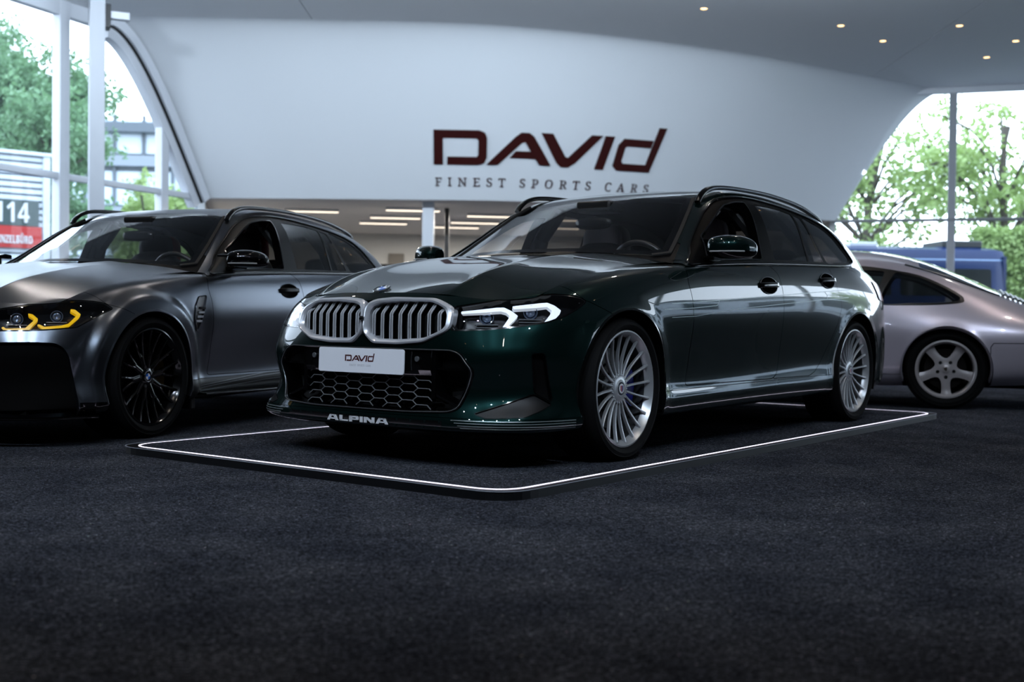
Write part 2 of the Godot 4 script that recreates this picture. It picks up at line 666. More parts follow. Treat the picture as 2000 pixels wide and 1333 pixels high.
# half body of the estate cars: stations round the car, rows from the sill up (x back, y up, z to the car's left)
const BODY := [
	[[-0.76, 0.15, 0], [-0.838, 0.172, 0], [-0.838, 0.225, 0], [-0.818, 0.33, 0], [-0.815, 0.44, 0], [-0.812, 0.53, 0], [-0.812, 0.6, 0], [-0.802, 0.665, 0], [-0.785, 0.715, 0], [-0.738, 0.757, 0]],
	[[-0.755, 0.15, 0.24], [-0.832, 0.172, 0.25], [-0.832, 0.225, 0.25], [-0.812, 0.33, 0.245], [-0.81, 0.44, 0.245], [-0.806, 0.53, 0.245], [-0.802, 0.6, 0.24], [-0.79, 0.665, 0.24], [-0.77, 0.717, 0.24], [-0.722, 0.759, 0.235]],
	[[-0.735, 0.15, 0.46], [-0.81, 0.172, 0.49], [-0.808, 0.225, 0.49], [-0.785, 0.33, 0.478], [-0.79, 0.44, 0.48], [-0.78, 0.53, 0.475], [-0.762, 0.6, 0.47], [-0.745, 0.655, 0.465], [-0.722, 0.703, 0.46], [-0.682, 0.742, 0.45]],
	[[-0.69, 0.15, 0.63], [-0.755, 0.175, 0.68], [-0.75, 0.23, 0.675], [-0.705, 0.33, 0.645], [-0.738, 0.45, 0.662], [-0.722, 0.53, 0.655], [-0.7, 0.595, 0.645], [-0.685, 0.645, 0.635], [-0.66, 0.69, 0.625], [-0.622, 0.728, 0.612]],
	[[-0.59, 0.15, 0.75], [-0.64, 0.178, 0.805], [-0.635, 0.24, 0.805], [-0.59, 0.335, 0.772], [-0.612, 0.465, 0.792], [-0.598, 0.54, 0.785], [-0.58, 0.61, 0.775], [-0.56, 0.66, 0.755], [-0.535, 0.7, 0.735], [-0.5, 0.74, 0.715]],
	[[-0.44, 0.15, 0.79], [-0.44, 0.178, 0.872], [-0.44, 0.245, 0.874], [-0.44, 0.34, 0.858], [-0.44, 0.455, 0.868], [-0.44, 0.555, 0.866], [-0.44, 0.635, 0.85], [-0.44, 0.695, 0.818], [-0.44, 0.742, 0.782], [-0.44, 0.768, 0.742]],
	[[-0.25, 0.155, 0.8], [-0.25, 0.185, 0.885], [-0.25, 0.26, 0.89], [-0.25, 0.35, 0.887], [-0.25, 0.465, 0.894], [-0.25, 0.575, 0.896], [-0.25, 0.67, 0.886], [-0.25, 0.745, 0.857], [-0.25, 0.803, 0.808], [-0.25, 0.828, 0.745]],
	[[0, 0.165, 0.8], [0, 0.19, 0.885], [0, 0.27, 0.893], [0, 0.36, 0.894], [0, 0.475, 0.902], [0, 0.6, 0.909], [0, 0.7, 0.906], [0, 0.79, 0.883], [0, 0.852, 0.828], [0, 0.878, 0.747]],
	[[0.3, 0.17, 0.78], [0.3, 0.192, 0.87], [0.3, 0.272, 0.888], [0.3, 0.345, 0.876], [0.3, 0.48, 0.889], [0.3, 0.645, 0.908], [0.3, 0.745, 0.906], [0.3, 0.83, 0.892], [0.3, 0.893, 0.85], [0.3, 0.917, 0.748]],
	[[0.7, 0.172, 0.76], [0.7, 0.194, 0.858], [0.7, 0.274, 0.882], [0.7, 0.338, 0.871], [0.7, 0.49, 0.886], [0.7, 0.66, 0.912], [0.7, 0.76, 0.909], [0.7, 0.848, 0.899], [0.7, 0.926, 0.868], [0.7, 0.932, 0.79]],
	[[1.2, 0.174, 0.75], [1.2, 0.198, 0.856], [1.2, 0.278, 0.882], [1.2, 0.35, 0.872], [1.2, 0.5, 0.887], [1.2, 0.675, 0.913], [1.2, 0.775, 0.91], [1.2, 0.865, 0.9], [1.2, 0.95, 0.866], [1.2, 0.955, 0.79]],
	[[1.7, 0.176, 0.75], [1.7, 0.202, 0.856], [1.7, 0.282, 0.883], [1.7, 0.368, 0.874], [1.7, 0.515, 0.889], [1.7, 0.695, 0.914], [1.7, 0.795, 0.911], [1.7, 0.886, 0.9], [1.7, 0.973, 0.864], [1.7, 0.978, 0.79]],
	[[2.2, 0.178, 0.76], [2.2, 0.204, 0.86], [2.2, 0.284, 0.888], [2.2, 0.385, 0.876], [2.2, 0.53, 0.893], [2.2, 0.715, 0.915], [2.2, 0.812, 0.911], [2.2, 0.9, 0.898], [2.2, 0.988, 0.859], [2.2, 0.993, 0.785]],
	[[2.6, 0.178, 0.77], [2.6, 0.204, 0.868], [2.6, 0.288, 0.89], [2.6, 0.395, 0.888], [2.6, 0.535, 0.901], [2.6, 0.715, 0.915], [2.6, 0.815, 0.909], [2.6, 0.905, 0.894], [2.6, 1, 0.851], [2.6, 1.005, 0.777]],
	[[2.95, 0.18, 0.77], [2.95, 0.205, 0.868], [2.95, 0.29, 0.888], [2.95, 0.4, 0.896], [2.95, 0.53, 0.906], [2.95, 0.69, 0.913], [2.95, 0.8, 0.907], [2.95, 0.905, 0.886], [2.95, 1.008, 0.835], [2.95, 1.015, 0.76]],
	[[3.25, 0.185, 0.76], [3.25, 0.21, 0.855], [3.25, 0.29, 0.875], [3.25, 0.4, 0.885], [3.25, 0.52, 0.892], [3.25, 0.66, 0.896], [3.25, 0.785, 0.886], [3.25, 0.89, 0.86], [3.25, 0.99, 0.802], [3.25, 1, 0.735]],
	[[3.5, 0.2, 0.74], [3.5, 0.225, 0.825], [3.5, 0.3, 0.846], [3.5, 0.4, 0.852], [3.5, 0.51, 0.854], [3.5, 0.64, 0.852], [3.5, 0.77, 0.84], [3.5, 0.875, 0.808], [3.5, 0.955, 0.752], [3.5, 0.965, 0.7]],
	[[3.62, 0.21, 0.62], [3.68, 0.235, 0.7], [3.7, 0.31, 0.715], [3.715, 0.41, 0.725], [3.735, 0.52, 0.725], [3.745, 0.64, 0.72], [3.735, 0.77, 0.7], [3.705, 0.865, 0.67], [3.66, 0.93, 0.63], [3.6, 0.942, 0.6]],
	[[3.72, 0.21, 0.4], [3.8, 0.235, 0.43], [3.815, 0.31, 0.44], [3.825, 0.41, 0.445], [3.84, 0.52, 0.445], [3.845, 0.64, 0.44], [3.835, 0.77, 0.43], [3.8, 0.865, 0.41], [3.745, 0.935, 0.39], [3.66, 0.95, 0.37]],
	[[3.75, 0.21, 0], [3.84, 0.235, 0], [3.855, 0.31, 0], [3.865, 0.41, 0], [3.88, 0.52, 0], [3.885, 0.64, 0], [3.875, 0.77, 0], [3.84, 0.865, 0], [3.78, 0.94, 0], [3.68, 0.955, 0]],
]
const ROOF_MID := [[0.44, 0.995], [0.56, 1.055], [0.7, 1.13], [0.85, 1.205], [1, 1.275], [1.12, 1.328], [1.24, 1.37], [1.4, 1.404], [1.62, 1.428], [2, 1.436], [2.43, 1.42], [2.79, 1.388], [3.08, 1.33], [3.36, 1.15], [3.62, 0.965]]
const ROOF_EDGE := [[0.62, 0.94, 0.775], [0.73, 1, 0.737], [0.84, 1.075, 0.704], [0.95, 1.15, 0.671], [1.05, 1.22, 0.641], [1.15, 1.285, 0.612], [1.26, 1.344, 0.59], [1.42, 1.386, 0.594], [1.62, 1.402, 0.604], [2, 1.404, 0.612], [2.43, 1.38, 0.612], [2.79, 1.333, 0.608], [3.02, 1.25, 0.62], [3.3, 1.085, 0.67], [3.6, 0.945, 0.69]]
const BELT := [[0.59, 0.921, 0.866], [0.66, 0.925, 0.868], [0.73, 0.928, 0.868], [0.82, 0.933, 0.868], [0.92, 0.939, 0.867], [1.04, 0.945, 0.867], [1.18, 0.952, 0.866], [1.37, 0.961, 0.865], [1.6, 0.972, 0.864], [2, 0.985, 0.861], [2.43, 0.997, 0.856], [2.79, 1.007, 0.845], [3.02, 1.01, 0.828], [3.3, 0.985, 0.785], [3.6, 0.93, 0.7]]
const HOOD := [
	[[-0.738, 0.757, 0], [-0.726, 0.759, 0.2], [-0.708, 0.752, 0.345], [-0.698, 0.75, 0.4], [-0.682, 0.742, 0.45], [-0.622, 0.728, 0.612], [-0.5, 0.74, 0.715]],
	[[-0.56, 0.815, 0], [-0.555, 0.816, 0.2], [-0.545, 0.823, 0.365], [-0.54, 0.834, 0.415], [-0.52, 0.823, 0.46], [-0.485, 0.785, 0.61], [-0.44, 0.768, 0.742]],
	[[-0.3, 0.883, 0], [-0.3, 0.884, 0.2], [-0.295, 0.889, 0.355], [-0.29, 0.898, 0.405], [-0.285, 0.888, 0.455], [-0.27, 0.858, 0.61], [-0.25, 0.828, 0.745]],
	[[0, 0.934, 0], [0, 0.935, 0.2], [0, 0.939, 0.345], [0, 0.946, 0.395], [0, 0.938, 0.445], [0, 0.911, 0.61], [0, 0.878, 0.747]],
	[[0.25, 0.968, 0], [0.255, 0.969, 0.2], [0.265, 0.972, 0.335], [0.27, 0.977, 0.39], [0.275, 0.971, 0.44], [0.29, 0.948, 0.61], [0.3, 0.917, 0.748]],
	[[0.42, 0.988, 0], [0.43, 0.988, 0.2], [0.45, 0.988, 0.33], [0.46, 0.99, 0.385], [0.47, 0.986, 0.44], [0.52, 0.968, 0.61], [0.575, 0.941, 0.755]],
]
# ---------------------------------------------------------------- estate cars
const SX := Vector3(1, 0, 0)
const SY := Vector3(0, 1, 0)
const SZ := Vector3(0, 0, 1)
const OB := Vector3(0.70711, 0, 0.70711)

func table(T: Array) -> Array:
	var o := []
	for r in T:
		var q := PackedVector3Array()
		for p in r:
			q.append(Vector3(p[0], p[1], p[2]))
		o.append(q)
	return o

func row3(T: Array) -> PackedVector3Array:
	var q := PackedVector3Array()
	for p in T:
		q.append(Vector3(p[0], p[1], p[2] if p.size() > 2 else 0.0))
	return q

func arch_poly(cx: float, cy: float, r: float, grow := 0.0) -> PackedVector2Array:
	var o := PackedVector2Array()
	var a0 := -0.30
	for k in 41:
		var a := lerpf(a0, PI - a0, k / 40.0)
		o.append(Vector2(cx + cos(a) * (r + grow), cy + sin(a) * (r + grow)))
	o.append(Vector2(cx - (r + grow) * 0.985, -0.2))
	o.append(Vector2(cx + (r + grow) * 0.955, -0.2))
	return o

# glass, trim and roof surfaces of the cabin
func cabin_side(n := 150, m := 26) -> Array:
	var ts := steps(n, BELT.size() - 1)
	var B := bspline(row3(BELT), ts)
	var E := bspline(row3(ROOF_EDGE), ts)
	var P := []
	for a in n:
		var r := PackedVector3Array()
		for b in m:
			var w := float(b) / (m - 1)
			var p := B[a].lerp(E[a], w)
			p.z = B[a].z + (E[a].z - B[a].z) * (0.5 * w + 0.5 * pow(w, 6))
			r.append(p)
		P.append(r)
	return P

func cabin_top(n := 150, m := 26) -> Array:
	var ts := steps(n, BELT.size() - 1)
	var C := bspline(row3(ROOF_MID), ts)
	var E := bspline(row3(ROOF_EDGE), ts)
	var P := []
	for a in n:
		var r := PackedVector3Array()
		for b in m:
			var t := float(b) / (m - 1)
			var k := 1.0 - pow(t, 2.6)
			var k2 := 1.0 - t * t
			r.append(Vector3(E[a].x + (C[a].x - E[a].x) * k2, E[a].y + (C[a].y - E[a].y) * k, E[a].z * t))
		P.append(r)
	return P

func ribbon(d: Drape, pts: PackedVector2Array, w: float, h: float, closed := false, lift := 0.0) -> MD:
	var l := d.line(dense2(pts, 0.02, closed), lift)
	return sweep(l[0], l[1], PackedVector2Array([Vector2(-w / 2, 0), Vector2(-w * 0.42, h), Vector2(w * 0.42, h), Vector2(w / 2, 0)]), closed)

const DLO := [[0.63, 0.931], [0.72, 0.985], [0.804, 1.042], [0.92, 1.118], [1.03, 1.188], [1.11, 1.237], [1.195, 1.28], [1.27, 1.312], [1.36, 1.336], [1.525, 1.356], [1.71, 1.36], [1.935, 1.349], [2.18, 1.328], [2.438, 1.298], [2.62, 1.262], [2.75, 1.205], [2.86, 1.137], [2.948, 1.07], [2.955, 1.045], [2.90, 1.03], [2.78, 1.018], [2.6, 1.008], [2.4, 1.002], [2.0, 0.99], [1.6, 0.977], [1.15, 0.957], [0.75, 0.934]]

func build_wagon(t: Transform3D, cfg: Dictionary) -> Node3D:
	var sport: bool = cfg.sport
	var car := thing(cfg.name, cfg.label, "car", t)
	var paint: Material = cfg.paint
	var black := mat(Color(0.012, 0.012, 0.014), 0.12, 0.0, 0.5)
	var satin := mat(Color(0.02, 0.02, 0.022), 0.4, 0.0, 0.3)
	var inner := mat(Color(0.008, 0.008, 0.009), 0.9, 0.0, 0.2)
	var rubber := mat(Color(0.02, 0.02, 0.021), 0.75)
	var silver := mat(Color(0.72, 0.73, 0.74), 0.24, 1.0)
	var dark_glass := glass(Color(0.006, 0.007, 0.008), 0.72)
	var clear := glass(Color(0.02, 0.03, 0.03), 0.06)
	# ---- lower body
	var tab := table(BODY)
	var pts := surface_points(tab, true, 229, 73)
	var fl: float = cfg.flare
	var fw: float = cfg.flare_width
	var RA: float = cfg.arch_radius
	for r in pts.size():
		var row: PackedVector3Array = pts[r]
		for c in row.size():
			var p := row[c]
			if p.z > 0.6 and p.y < 0.95:
				for w in [Vector2(-0.01, 0.325), Vector2(2.845, 0.33)]:
					var d: float = Vector2(p.x, p.y).distance_to(w) - RA
					if d < fw:
						var k := 1.0 - smoothstep(fw * cfg.flare_flat, fw, d)
						p.z += fl * k
			if sport and p.x > -0.5 and p.x < 0.75 and p.y > 0.3 and p.y < 0.9:
				# hollow in the wing behind the front wheel
				var hx := clampf(1.0 - absf(p.x - 0.50) / 0.12, 0.0, 1.0)
				var hy := clampf(1.0 - absf(p.y - 0.55) / 0.3, 0.0, 1.0)
				p.z -= 0.012 * hx * hx * (3 - 2 * hx) * hy
			row[c] = p
		pts[r] = row
	var base := grid_md(pts)
	# outward normals
	var flip := base.n[base.n.size() / 2].dot(Vector3(0, 0, 1)) < 0
	if flip:
		for k in base.n.size():
			base.n[k] = -base.n[k]
	var archF := arch_poly(-0.012, 0.322, RA)
	var archR := arch_poly(2.845, 0.33, RA + 0.004)
	var whole := base
	base = split(base, archF, SX, SY)[1]
	base = split(base, archR, SX, SY)[1]
	var front_box := AABB(Vector3(-2, -1, -1), Vector3(1.75, 3, 3))
	var holes: MD = whole.pushed(-0.022)
	holes = split(holes, archF, SX, SY)[1]
	holes = split(holes, archR, SX, SY)[1]
	# headlamp
	var hl_poly := rounded(pv2(cfg.lamp), 0.012, 3)
	var r1 := carve(base, hl_poly, OB, SY, 0.004, front_box)
	var lens: MD = r1[0]
	base = r1[1]
	holes = split(holes, hl_poly, OB, SY, front_box)[1]
	var dr_front := Drape.new(split(whole, pv2([[-2, -1], [-0.2, -1], [-0.2, 2], [-2, 2]]), SX, SY)[0], OB, SY)
	var front_half: MD = split(whole, pv2([[-2, -1], [-0.45, -1], [-0.45, 2], [-2, 2]]), SX, SY)[0]
	var dr_nose := Drape.new(front_half.both(), SZ, SY)
	var dr_side := Drape.new(whole, SX, SY)
	var bumper_extra := []
	if not sport:
		var kid_out := rounded(pv2(KIDNEY_OUT), 0.03, 4)
		base = split(base, kid_out, SZ, SY, front_box)[1]
		holes = split(holes, kid_out, SZ, SY, front_box)[1]
		var mouth := rounded(pv2(MOUTH), 0.02, 3)
		base = split(base, mouth, SZ, SY, front_box)[1]
		holes = split(holes, mouth, SZ, SY, front_box)[1]
		var vent := rounded(pv2([[0.126, 0.5], [0.184, 0.503], [0.223, 0.304], [0.212, 0.296], [0.142, 0.333]]), 0.012, 3)
		var rv := carve(base, vent, OB, SY, 0.0, front_box)
		bumper_extra.append(["air_curtain", rv[0].pushed(-0.03), black])
		base = rv[1]
		var lv := dr_front.line(dense2(vent, 0.015, true))
		bumper_extra.append(["vent_edge", sweep(lv[0], lv[1], PackedVector2Array([Vector2(-0.002, 0.002), Vector2(0.002, 0.002), Vector2(0.004, -0.032), Vector2(-0.004, -0.032)]), true), black])
		var tri := rounded(pv2([[-0.118, 0.245], [0.142, 0.329], [0.214, 0.29], [0.216, 0.28], [0.163, 0.255], [0.096, 0.232], [-0.072, 0.226]]), 0.012, 3)
		rv = carve(base, tri, OB, SY, 0.0, front_box)
		bumper_extra.append(["lower_insert", rv[0].pushed(-0.006), satin])
		base = rv[1]
		var lt := dr_front.line(dense2(tri, 0.015, true))
		bumper_extra.append(["insert_edge", sweep(lt[0], lt[1], PackedVector2Array([Vector2(-0.002, 0.001), Vector2(0.002, 0.001), Vector2(0.003, -0.008), Vector2(-0.003, -0.008)]), true), black])
	else:
		var intake := rounded(pv2(SPORT_INTAKE), 0.03, 4)
		var rs := carve(base, intake, OB, SY, 0.0, front_box)
		bumper_extra.append(["intake_panel", rs[0].pushed(-0.035), mat(Color(0.15, 0.158, 0.175), 0.4, 0.2)])
		base = rs[1]
		var li := dr_front.line(dense2(intake, 0.015, true))
		bumper_extra.append(["intake_edge", sweep(li[0], li[1], PackedVector2Array([Vector2(-0.004, 0.003), Vector2(0.004, 0.003), Vector2(0.006, -0.04), Vector2(-0.006, -0.04)]), true), paint])
		var grill := rounded(pv2([[-0.6, 0.70], [-0.20, 0.70], [-0.133, 0.438], [-0.097, 0.387], [-0.05, 0.278], [-0.081, 0.244], [-0.134, 0.215], [-0.6, 0.2]]), 0.02, 3)
		base = split(base, grill, OB, SY, front_box)[1]
		var rg: Array = split(bumper_extra[0][1], grill, OB, SY, front_box)
		bumper_extra[0][1] = rg[1]
		bumper_extra.append(["mouth_mesh", split(whole, grill, OB, SY, front_box)[0].pushed(-0.09), inner])
		var lg := dr_front.line(dense2(pv2([[-0.133, 0.438], [-0.097, 0.387], [-0.05, 0.278], [-0.081, 0.244], [-0.134, 0.215]]), 0.015), -0.03)
		bumper_extra.append(["mouth_edge", sweep(lg[0], lg[1], circle2(0.006, 6)), black])
	# panels
	var lip_y := 0.222
	var bp := carve(base, pv2([[-2, -1], [-0.12, -1], [-0.12, 0.655], [-0.175, 0.682], [-0.30, 0.733], [-0.36, 0.80], [-2, 0.9]]), SX, SY, 0.003)
	var bumper: MD = bp[0]
	base = bp[1]
	var lp := carve(bumper, pv2([[-2, -1], [0, -1], [0, lip_y], [-2, lip_y]]), SX, SY, 0.002)
	var lip: MD = lp[0]
	bumper = lp[1]
	var fd_poly := rounded(pv2([[0.585, 1.1], [0.578, 0.92], [0.553, 0.842], [0.582, 0.767], [0.603, 0.617], [0.599, 0.407], [0.583, 0.325], [1.60, 0.325], [1.66, 0.348], [1.677, 0.40], [1.672, 0.6], [1.656, 0.818], [1.624, 0.916], [1.545, 0.967], [1.53, 1.1]]), 0.02, 2)
	var fd := carve(base, fd_poly, SX, SY)
	base = fd[1]
	var rd_poly := rounded(pv2([[1.54, 1.1], [1.551, 0.969], [1.629, 0.918], [1.661, 0.82], [1.677, 0.6], [1.682, 0.4], [1.665, 0.345], [1.61, 0.325], [2.119, 0.325], [2.21, 0.35], [2.282, 0.398], [2.411, 0.54], [2.49, 0.64], [2.541, 0.752], [2.485, 0.852], [2.429, 0.985], [2.41, 1.1]]), 0.02, 2)
	var rd := carve(base, rd_poly, SX, SY)
	base = rd[1]
	var sk := carve(base, pv2([[0.1, -1], [2.6, -1], [2.6, 0.319], [0.1, 0.30]]), SX, SY, 0.003)
	base = sk[1]
	var fe := carve(base, pv2([[-2, -1], [1.0, -1], [1.0, 2], [-2, 2]]), SX, SY, 0.0)
	for h in [[1.473, 0.848], [2.335, 0.901]]:
		var el := PackedVector2Array()
		for k in 40:
			el.append(Vector2(h[0] + cos(TAU * k / 40) * 0.1075, h[1] + sin(TAU * k / 40) * 0.0457))
		fd[0] = split(fd[0], el, SX, SY)[1]
		rd[0] = split(rd[0], el, SX, SY)[1]
		holes = split(holes, el, SX, SY)[1]
	var sides := {"front_wing": fe[0], "front_door": fd[0], "rear_door": rd[0], "side_skirt": sk[0], "rear_quarter": fe[1]}
	var bonnet_grid := grid_md(surface_points(table(HOOD), false, 61, 49))
	if bonnet_grid.n[400].y < 0:
		for k in bonnet_grid.n.size():
			bonnet_grid.n[k] = -bonnet_grid.n[k]
	if sport:
		for k in bonnet_grid.v.size():
			var p := bonnet_grid.v[k]
			var q := clampf(1.0 - absf(p.z - 0.27) / 0.13, 0, 1)
			bonnet_grid.v[k] += Vector3(0, 0.014 * q * q * (3 - 2 * q) * clampf((p.x + 0.6) / 0.5, 0, 1), 0)
	var bonnet := bonnet_grid.both()
	var under := bonnet_grid.pushed(-0.025)
	# ---- cabin
	var cs := grid_md(cabin_side())
	if cs.n[2000].z < 0:
		for k in cs.n.size():
			cs.n[k] = -cs.n[k]
	var ct := grid_md(cabin_top())
	if ct.n[2000].y < 0:
		for k in ct.n.size():
			ct.n[k] = -ct.n[k]
	var dr_cs := Drape.new(cs, SX, SY)
	var dlo := smooth2(DLO, 3)
	var cut := split(cs, dlo, SX, SY)
	var frame_side: MD = cut[1]
	var dlo_in: MD = cut[0]
	# pillars and panes inside the window line
	var panes := {
		"front": rounded(pv2([[0.835, 0.972], [0.90, 1.088], [1.07, 1.178], [1.20, 1.247], [1.30, 1.289], [1.43, 1.316], [1.545, 1.325], [1.482, 0.992]]), 0.02, 3),
		"rear_door_window": rounded(pv2([[1.665, 1.003], [1.667, 1.326], [1.935, 1.325], [2.144, 1.306], [2.151, 1.014]]), 0.012, 3),
		"rear_door_quarter_window": rounded(pv2([[2.176, 1.014], [2.168, 1.303], [2.258, 1.291], [2.394, 1.02]]), 0.01, 3),
		"rear_side_window": smooth2([[2.452, 1.024], [2.30, 1.283], [2.44, 1.272], [2.57, 1.245], [2.70, 1.195], [2.81, 1.125], [2.895, 1.068], [2.87, 1.046], [2.74, 1.034], [2.6, 1.027]], 3)}
	var pane_md := {}
	for k in panes:
		var s2 := split(dlo_in, panes[k], SX, SY)
		pane_md[k] = s2[0]
		dlo_in = s2[1]
	var ws_poly := PackedVector2Array()
	for p in [[0.0, 0.452], [0.125, 0.458], [0.343, 0.49], [0.522, 0.548], [0.65, 0.612], [0.708, 0.69], [0.655, 0.90], [0.605, 1.08], [0.556, 1.222], [0.50, 1.224], [0.38, 1.222], [0.16, 1.221], [0.0, 1.221]]:
		ws_poly.append(Vector2(p[0], p[1]))
	for k in range(11, 0, -1):
		ws_poly.append(ws_poly[k] * Vector2(-1, 1))
	var tw := split(ct, ws_poly, SZ, SX)
	var screen: MD = tw[0]
	var roof: MD = tw[1]
	var rw := rounded(pv2([[-0.52, 3.12], [-0.60, 3.5], [0.60, 3.5], [0.52, 3.12]]), 0.05, 3)
	var tr := split(roof, rw, SZ, SX)
	roof = tr[1]
	# windscreen: clear field inside a dark printed border
	var clear_poly := Geometry2D.offset_polygon(ws_poly, -0.04)[0]
	var sc := split(screen, clear_poly, SZ, SX)
	put(sc[0].both(), "windscreen", cfg.get("screen_glass", clear), car, "clear raked windscreen")
	put(sc[1].both(), "windscreen_border", black, car)
	put(tr[0].both(), "rear_window", dark_glass, car)
	var cow := split(roof, pv2([[-1, 0], [1, 0], [1, 0.8], [-1, 0.8]]), SZ, SX)
	put(cow[1].both(), "roof", paint, car)
	put(cow[0].both().pushed(-0.004), "cowl", satin, car)
	# windscreen rubber
	var dr_ct := Drape.new(ct, SZ, SX)
	var edge_pts := PackedVector2Array()
	for k in range(4, 9):
		edge_pts.append(ws_poly[k] + Vector2(0.006, 0))
	var seal := ribbon(dr_ct, edge_pts, 0.022, 0.008)
	put(seal, "windscreen_seal", rubber, car)
	put(seal.mirrored(), "windscreen_seal", rubber, car)
	put(bonnet, "bonnet", paint, car)
	put(under.both(), "bonnet_lining", inner, car)
	put(holes.both(), "inner_shell", inner, car)
	var bmp := put(bumper.both(), "front_bumper", paint, car)
	for e in bumper_extra:
		put(e[1], e[0], e[2], bmp)
		put(e[1].mirrored(), e[0], e[2], bmp)
	var lip_node := put(lip.both(), "front_lip", paint if not sport else black, car)
	# pieces that exist once on each side
	var trim_line := dense2(dlo, 0.025, true)
	var tl := dr_cs.line(trim_line, 0.0)
	var window_trim := sweep(tl[0], tl[1], PackedVector2Array([Vector2(-0.008, -0.002), Vector2(-0.006, 0.006), Vector2(0.0, 0.008), Vector2(0.006, 0.006), Vector2(0.008, -0.002)]), true)
	var fo: PackedVector2Array = panes["front"]
	var fl2 := dr_cs.line(dense2(fo, 0.025, true), 0.0)
	var opening_seal := sweep(fl2[0], fl2[1], PackedVector2Array([Vector2(-0.005, 0.0), Vector2(-0.004, 0.005), Vector2(0.004, 0.005), Vector2(0.006, -0.05), Vector2(-0.006, -0.05)]), true)
	var lipF := arch_lip(dr_side, archF)
	var lipR := arch_lip(dr_side, archR)
	var wells := [wheel_well(Vector2(-0.012, 0.322), RA + 0.012), wheel_well(Vector2(2.845, 0.33), RA + 0.015)]
	var handles := [[1.473, 0.848], [2.335, 0.901]]
	for s in 2:
		var mir := s == 1
		var fx := func(m: MD) -> MD: return m.mirrored() if mir else m
		var nodes := {}
		for k in sides:
			nodes[k] = put(fx.call(sides[k]), k, cfg.get("skirt", paint) if k == "side_skirt" else paint, car)
		put(fx.call(frame_side), "pillar_frame", paint, car)
		put(fx.call(dlo_in.pushed(-0.003)), "window_pillar", mat(Color(0.012, 0.012, 0.014), 0.5, 0.0, 0.12) if not sport else mat(Color(0.03, 0.032, 0.036), 0.45, 0.0, 0.3), car)
		put(fx.call(window_trim), "window_trim", cfg.trim, car)
		put(fx.call(opening_seal), "window_seal", black, nodes["front_door"])
		for k in pane_md:
			if k != "front":
				put(fx.call(pane_md[k].pushed(-0.006)), k, dark_glass, car, "dark tinted pane")
		put(fx.call(lipF), "arch_edge", cfg.arch_paint, nodes["front_wing"])
		put(fx.call(lipR), "arch_edge", cfg.arch_paint, nodes["rear_quarter"])
		for wm in wells:
			put(fx.call(wm), "wheel_well", inner, car)
		var hk := 0
		for h in handles:
			var c: Array = dr_side.at(Vector2(h[0], h[1]))
			var door: Node = nodes["front_door"] if hk == 0 else nodes["rear_door"]
			door_handle(c[0], c[1], mir, door, black if not sport else satin, paint, silver)
			hk += 1
		build_mirror(car, mir, sport, cfg.mirror_paint, black)
		build_lamp(car, lens, dr_front, mir, cfg, black)
		# roof rail
		var rail := PackedVector3Array()
		for q in [[1.165, 1.300, 0.618], [1.20, 1.338, 0.618], [1.27, 1.376, 0.616], [1.39, 1.401, 0.616], [1.65, 1.415, 0.622], [2.05, 1.415, 0.626], [2.45, 1.391, 0.626], [2.72, 1.352, 0.622], [2.85, 1.322, 0.618], [2.90, 1.296, 0.616]]:
			rail.append(Vector3(q[0], q[1], -q[2] if mir else q[2]))
		rail = smooth_line(rail, 5)
		var ups := PackedVector3Array()
		for k in rail.size():
			ups.append(Vector3(0, 1, -0.15 if mir else 0.15).normalized())
		put(sweep(rail, ups, rounded(pv2([[-0.017, -0.013], [0.017, -0.013], [0.017, 0.013], [-0.017, 0.013]]), 0.009, 3)), "roof_rail", black, car)
		# tail lamp on the rear corner
		var tail := rounded(pv2([[3.30, 0.80], [3.22, 0.935], [3.60, 0.90], [3.72, 0.78]]), 0.03, 3)
		var tl2: MD = split(whole, tail, SX, SY)[0]
		put(fx.call(tl2.pushed(0.006)), "tail_lamp", mat(Color(0.50, 0.05, 0.06), 0.2), car, "dark red tail lamp")
	# underside closes the car from below
	put(box(Vector3(-0.72, 0.17, -0.70), Vector3(3.70, 0.20, 0.70)), "underbody", inner, car)
	build_interior(car, cfg)
	if not sport:
		build_nose(car, bmp, lip_node, dr_nose, dr_front, paint, black, silver, satin)
		var pin := mat(Color(0.55, 0.58, 0.58), 0.35, 0.6)
		for mir in 2:
			var pm := MD.new()
			for l in [[[0.375, 0.729], [0.921, 0.757], [1.644, 0.798], [2.265, 0.833], [2.70, 0.857]], [[0.30, 0.70], [0.593, 0.711], [0.842, 0.727], [0.864, 0.753]], [[0.377, 0.662], [0.611, 0.67], [1.056, 0.711], [1.669, 0.749], [2.299, 0.786], [2.66, 0.805]], [[2.265, 0.833], [2.303, 0.813], [2.70, 0.832]], [[2.303, 0.813], [2.299, 0.786]]]:
				pm.add(ribbon(dr_side, pv2(l), 0.0035, 0.0006, false, 0.0004))
			put(pm.mirrored() if mir == 1 else pm, "pinstripe", pin, car, "fine silver coachlines")
			var lm := MD.new()
			for y in [0.182, 0.192, 0.203, 0.214]:
				var pts2 := PackedVector2Array()
				for k in 24:
					pts2.append(Vector2(lerpf(-0.21 + (0.214 - y) * 1.2, 0.335, k / 23.0), y))
				lm.add(ribbon(dr_front, pts2, 0.003, 0.0006, false, 0.0005))
			put(lm.mirrored() if mir == 1 else lm, "lip_line", pin, lip_node)
	else:
		build_sport_extras(car, dr_side, dr_front, bmp, black, satin, silver)
	return car

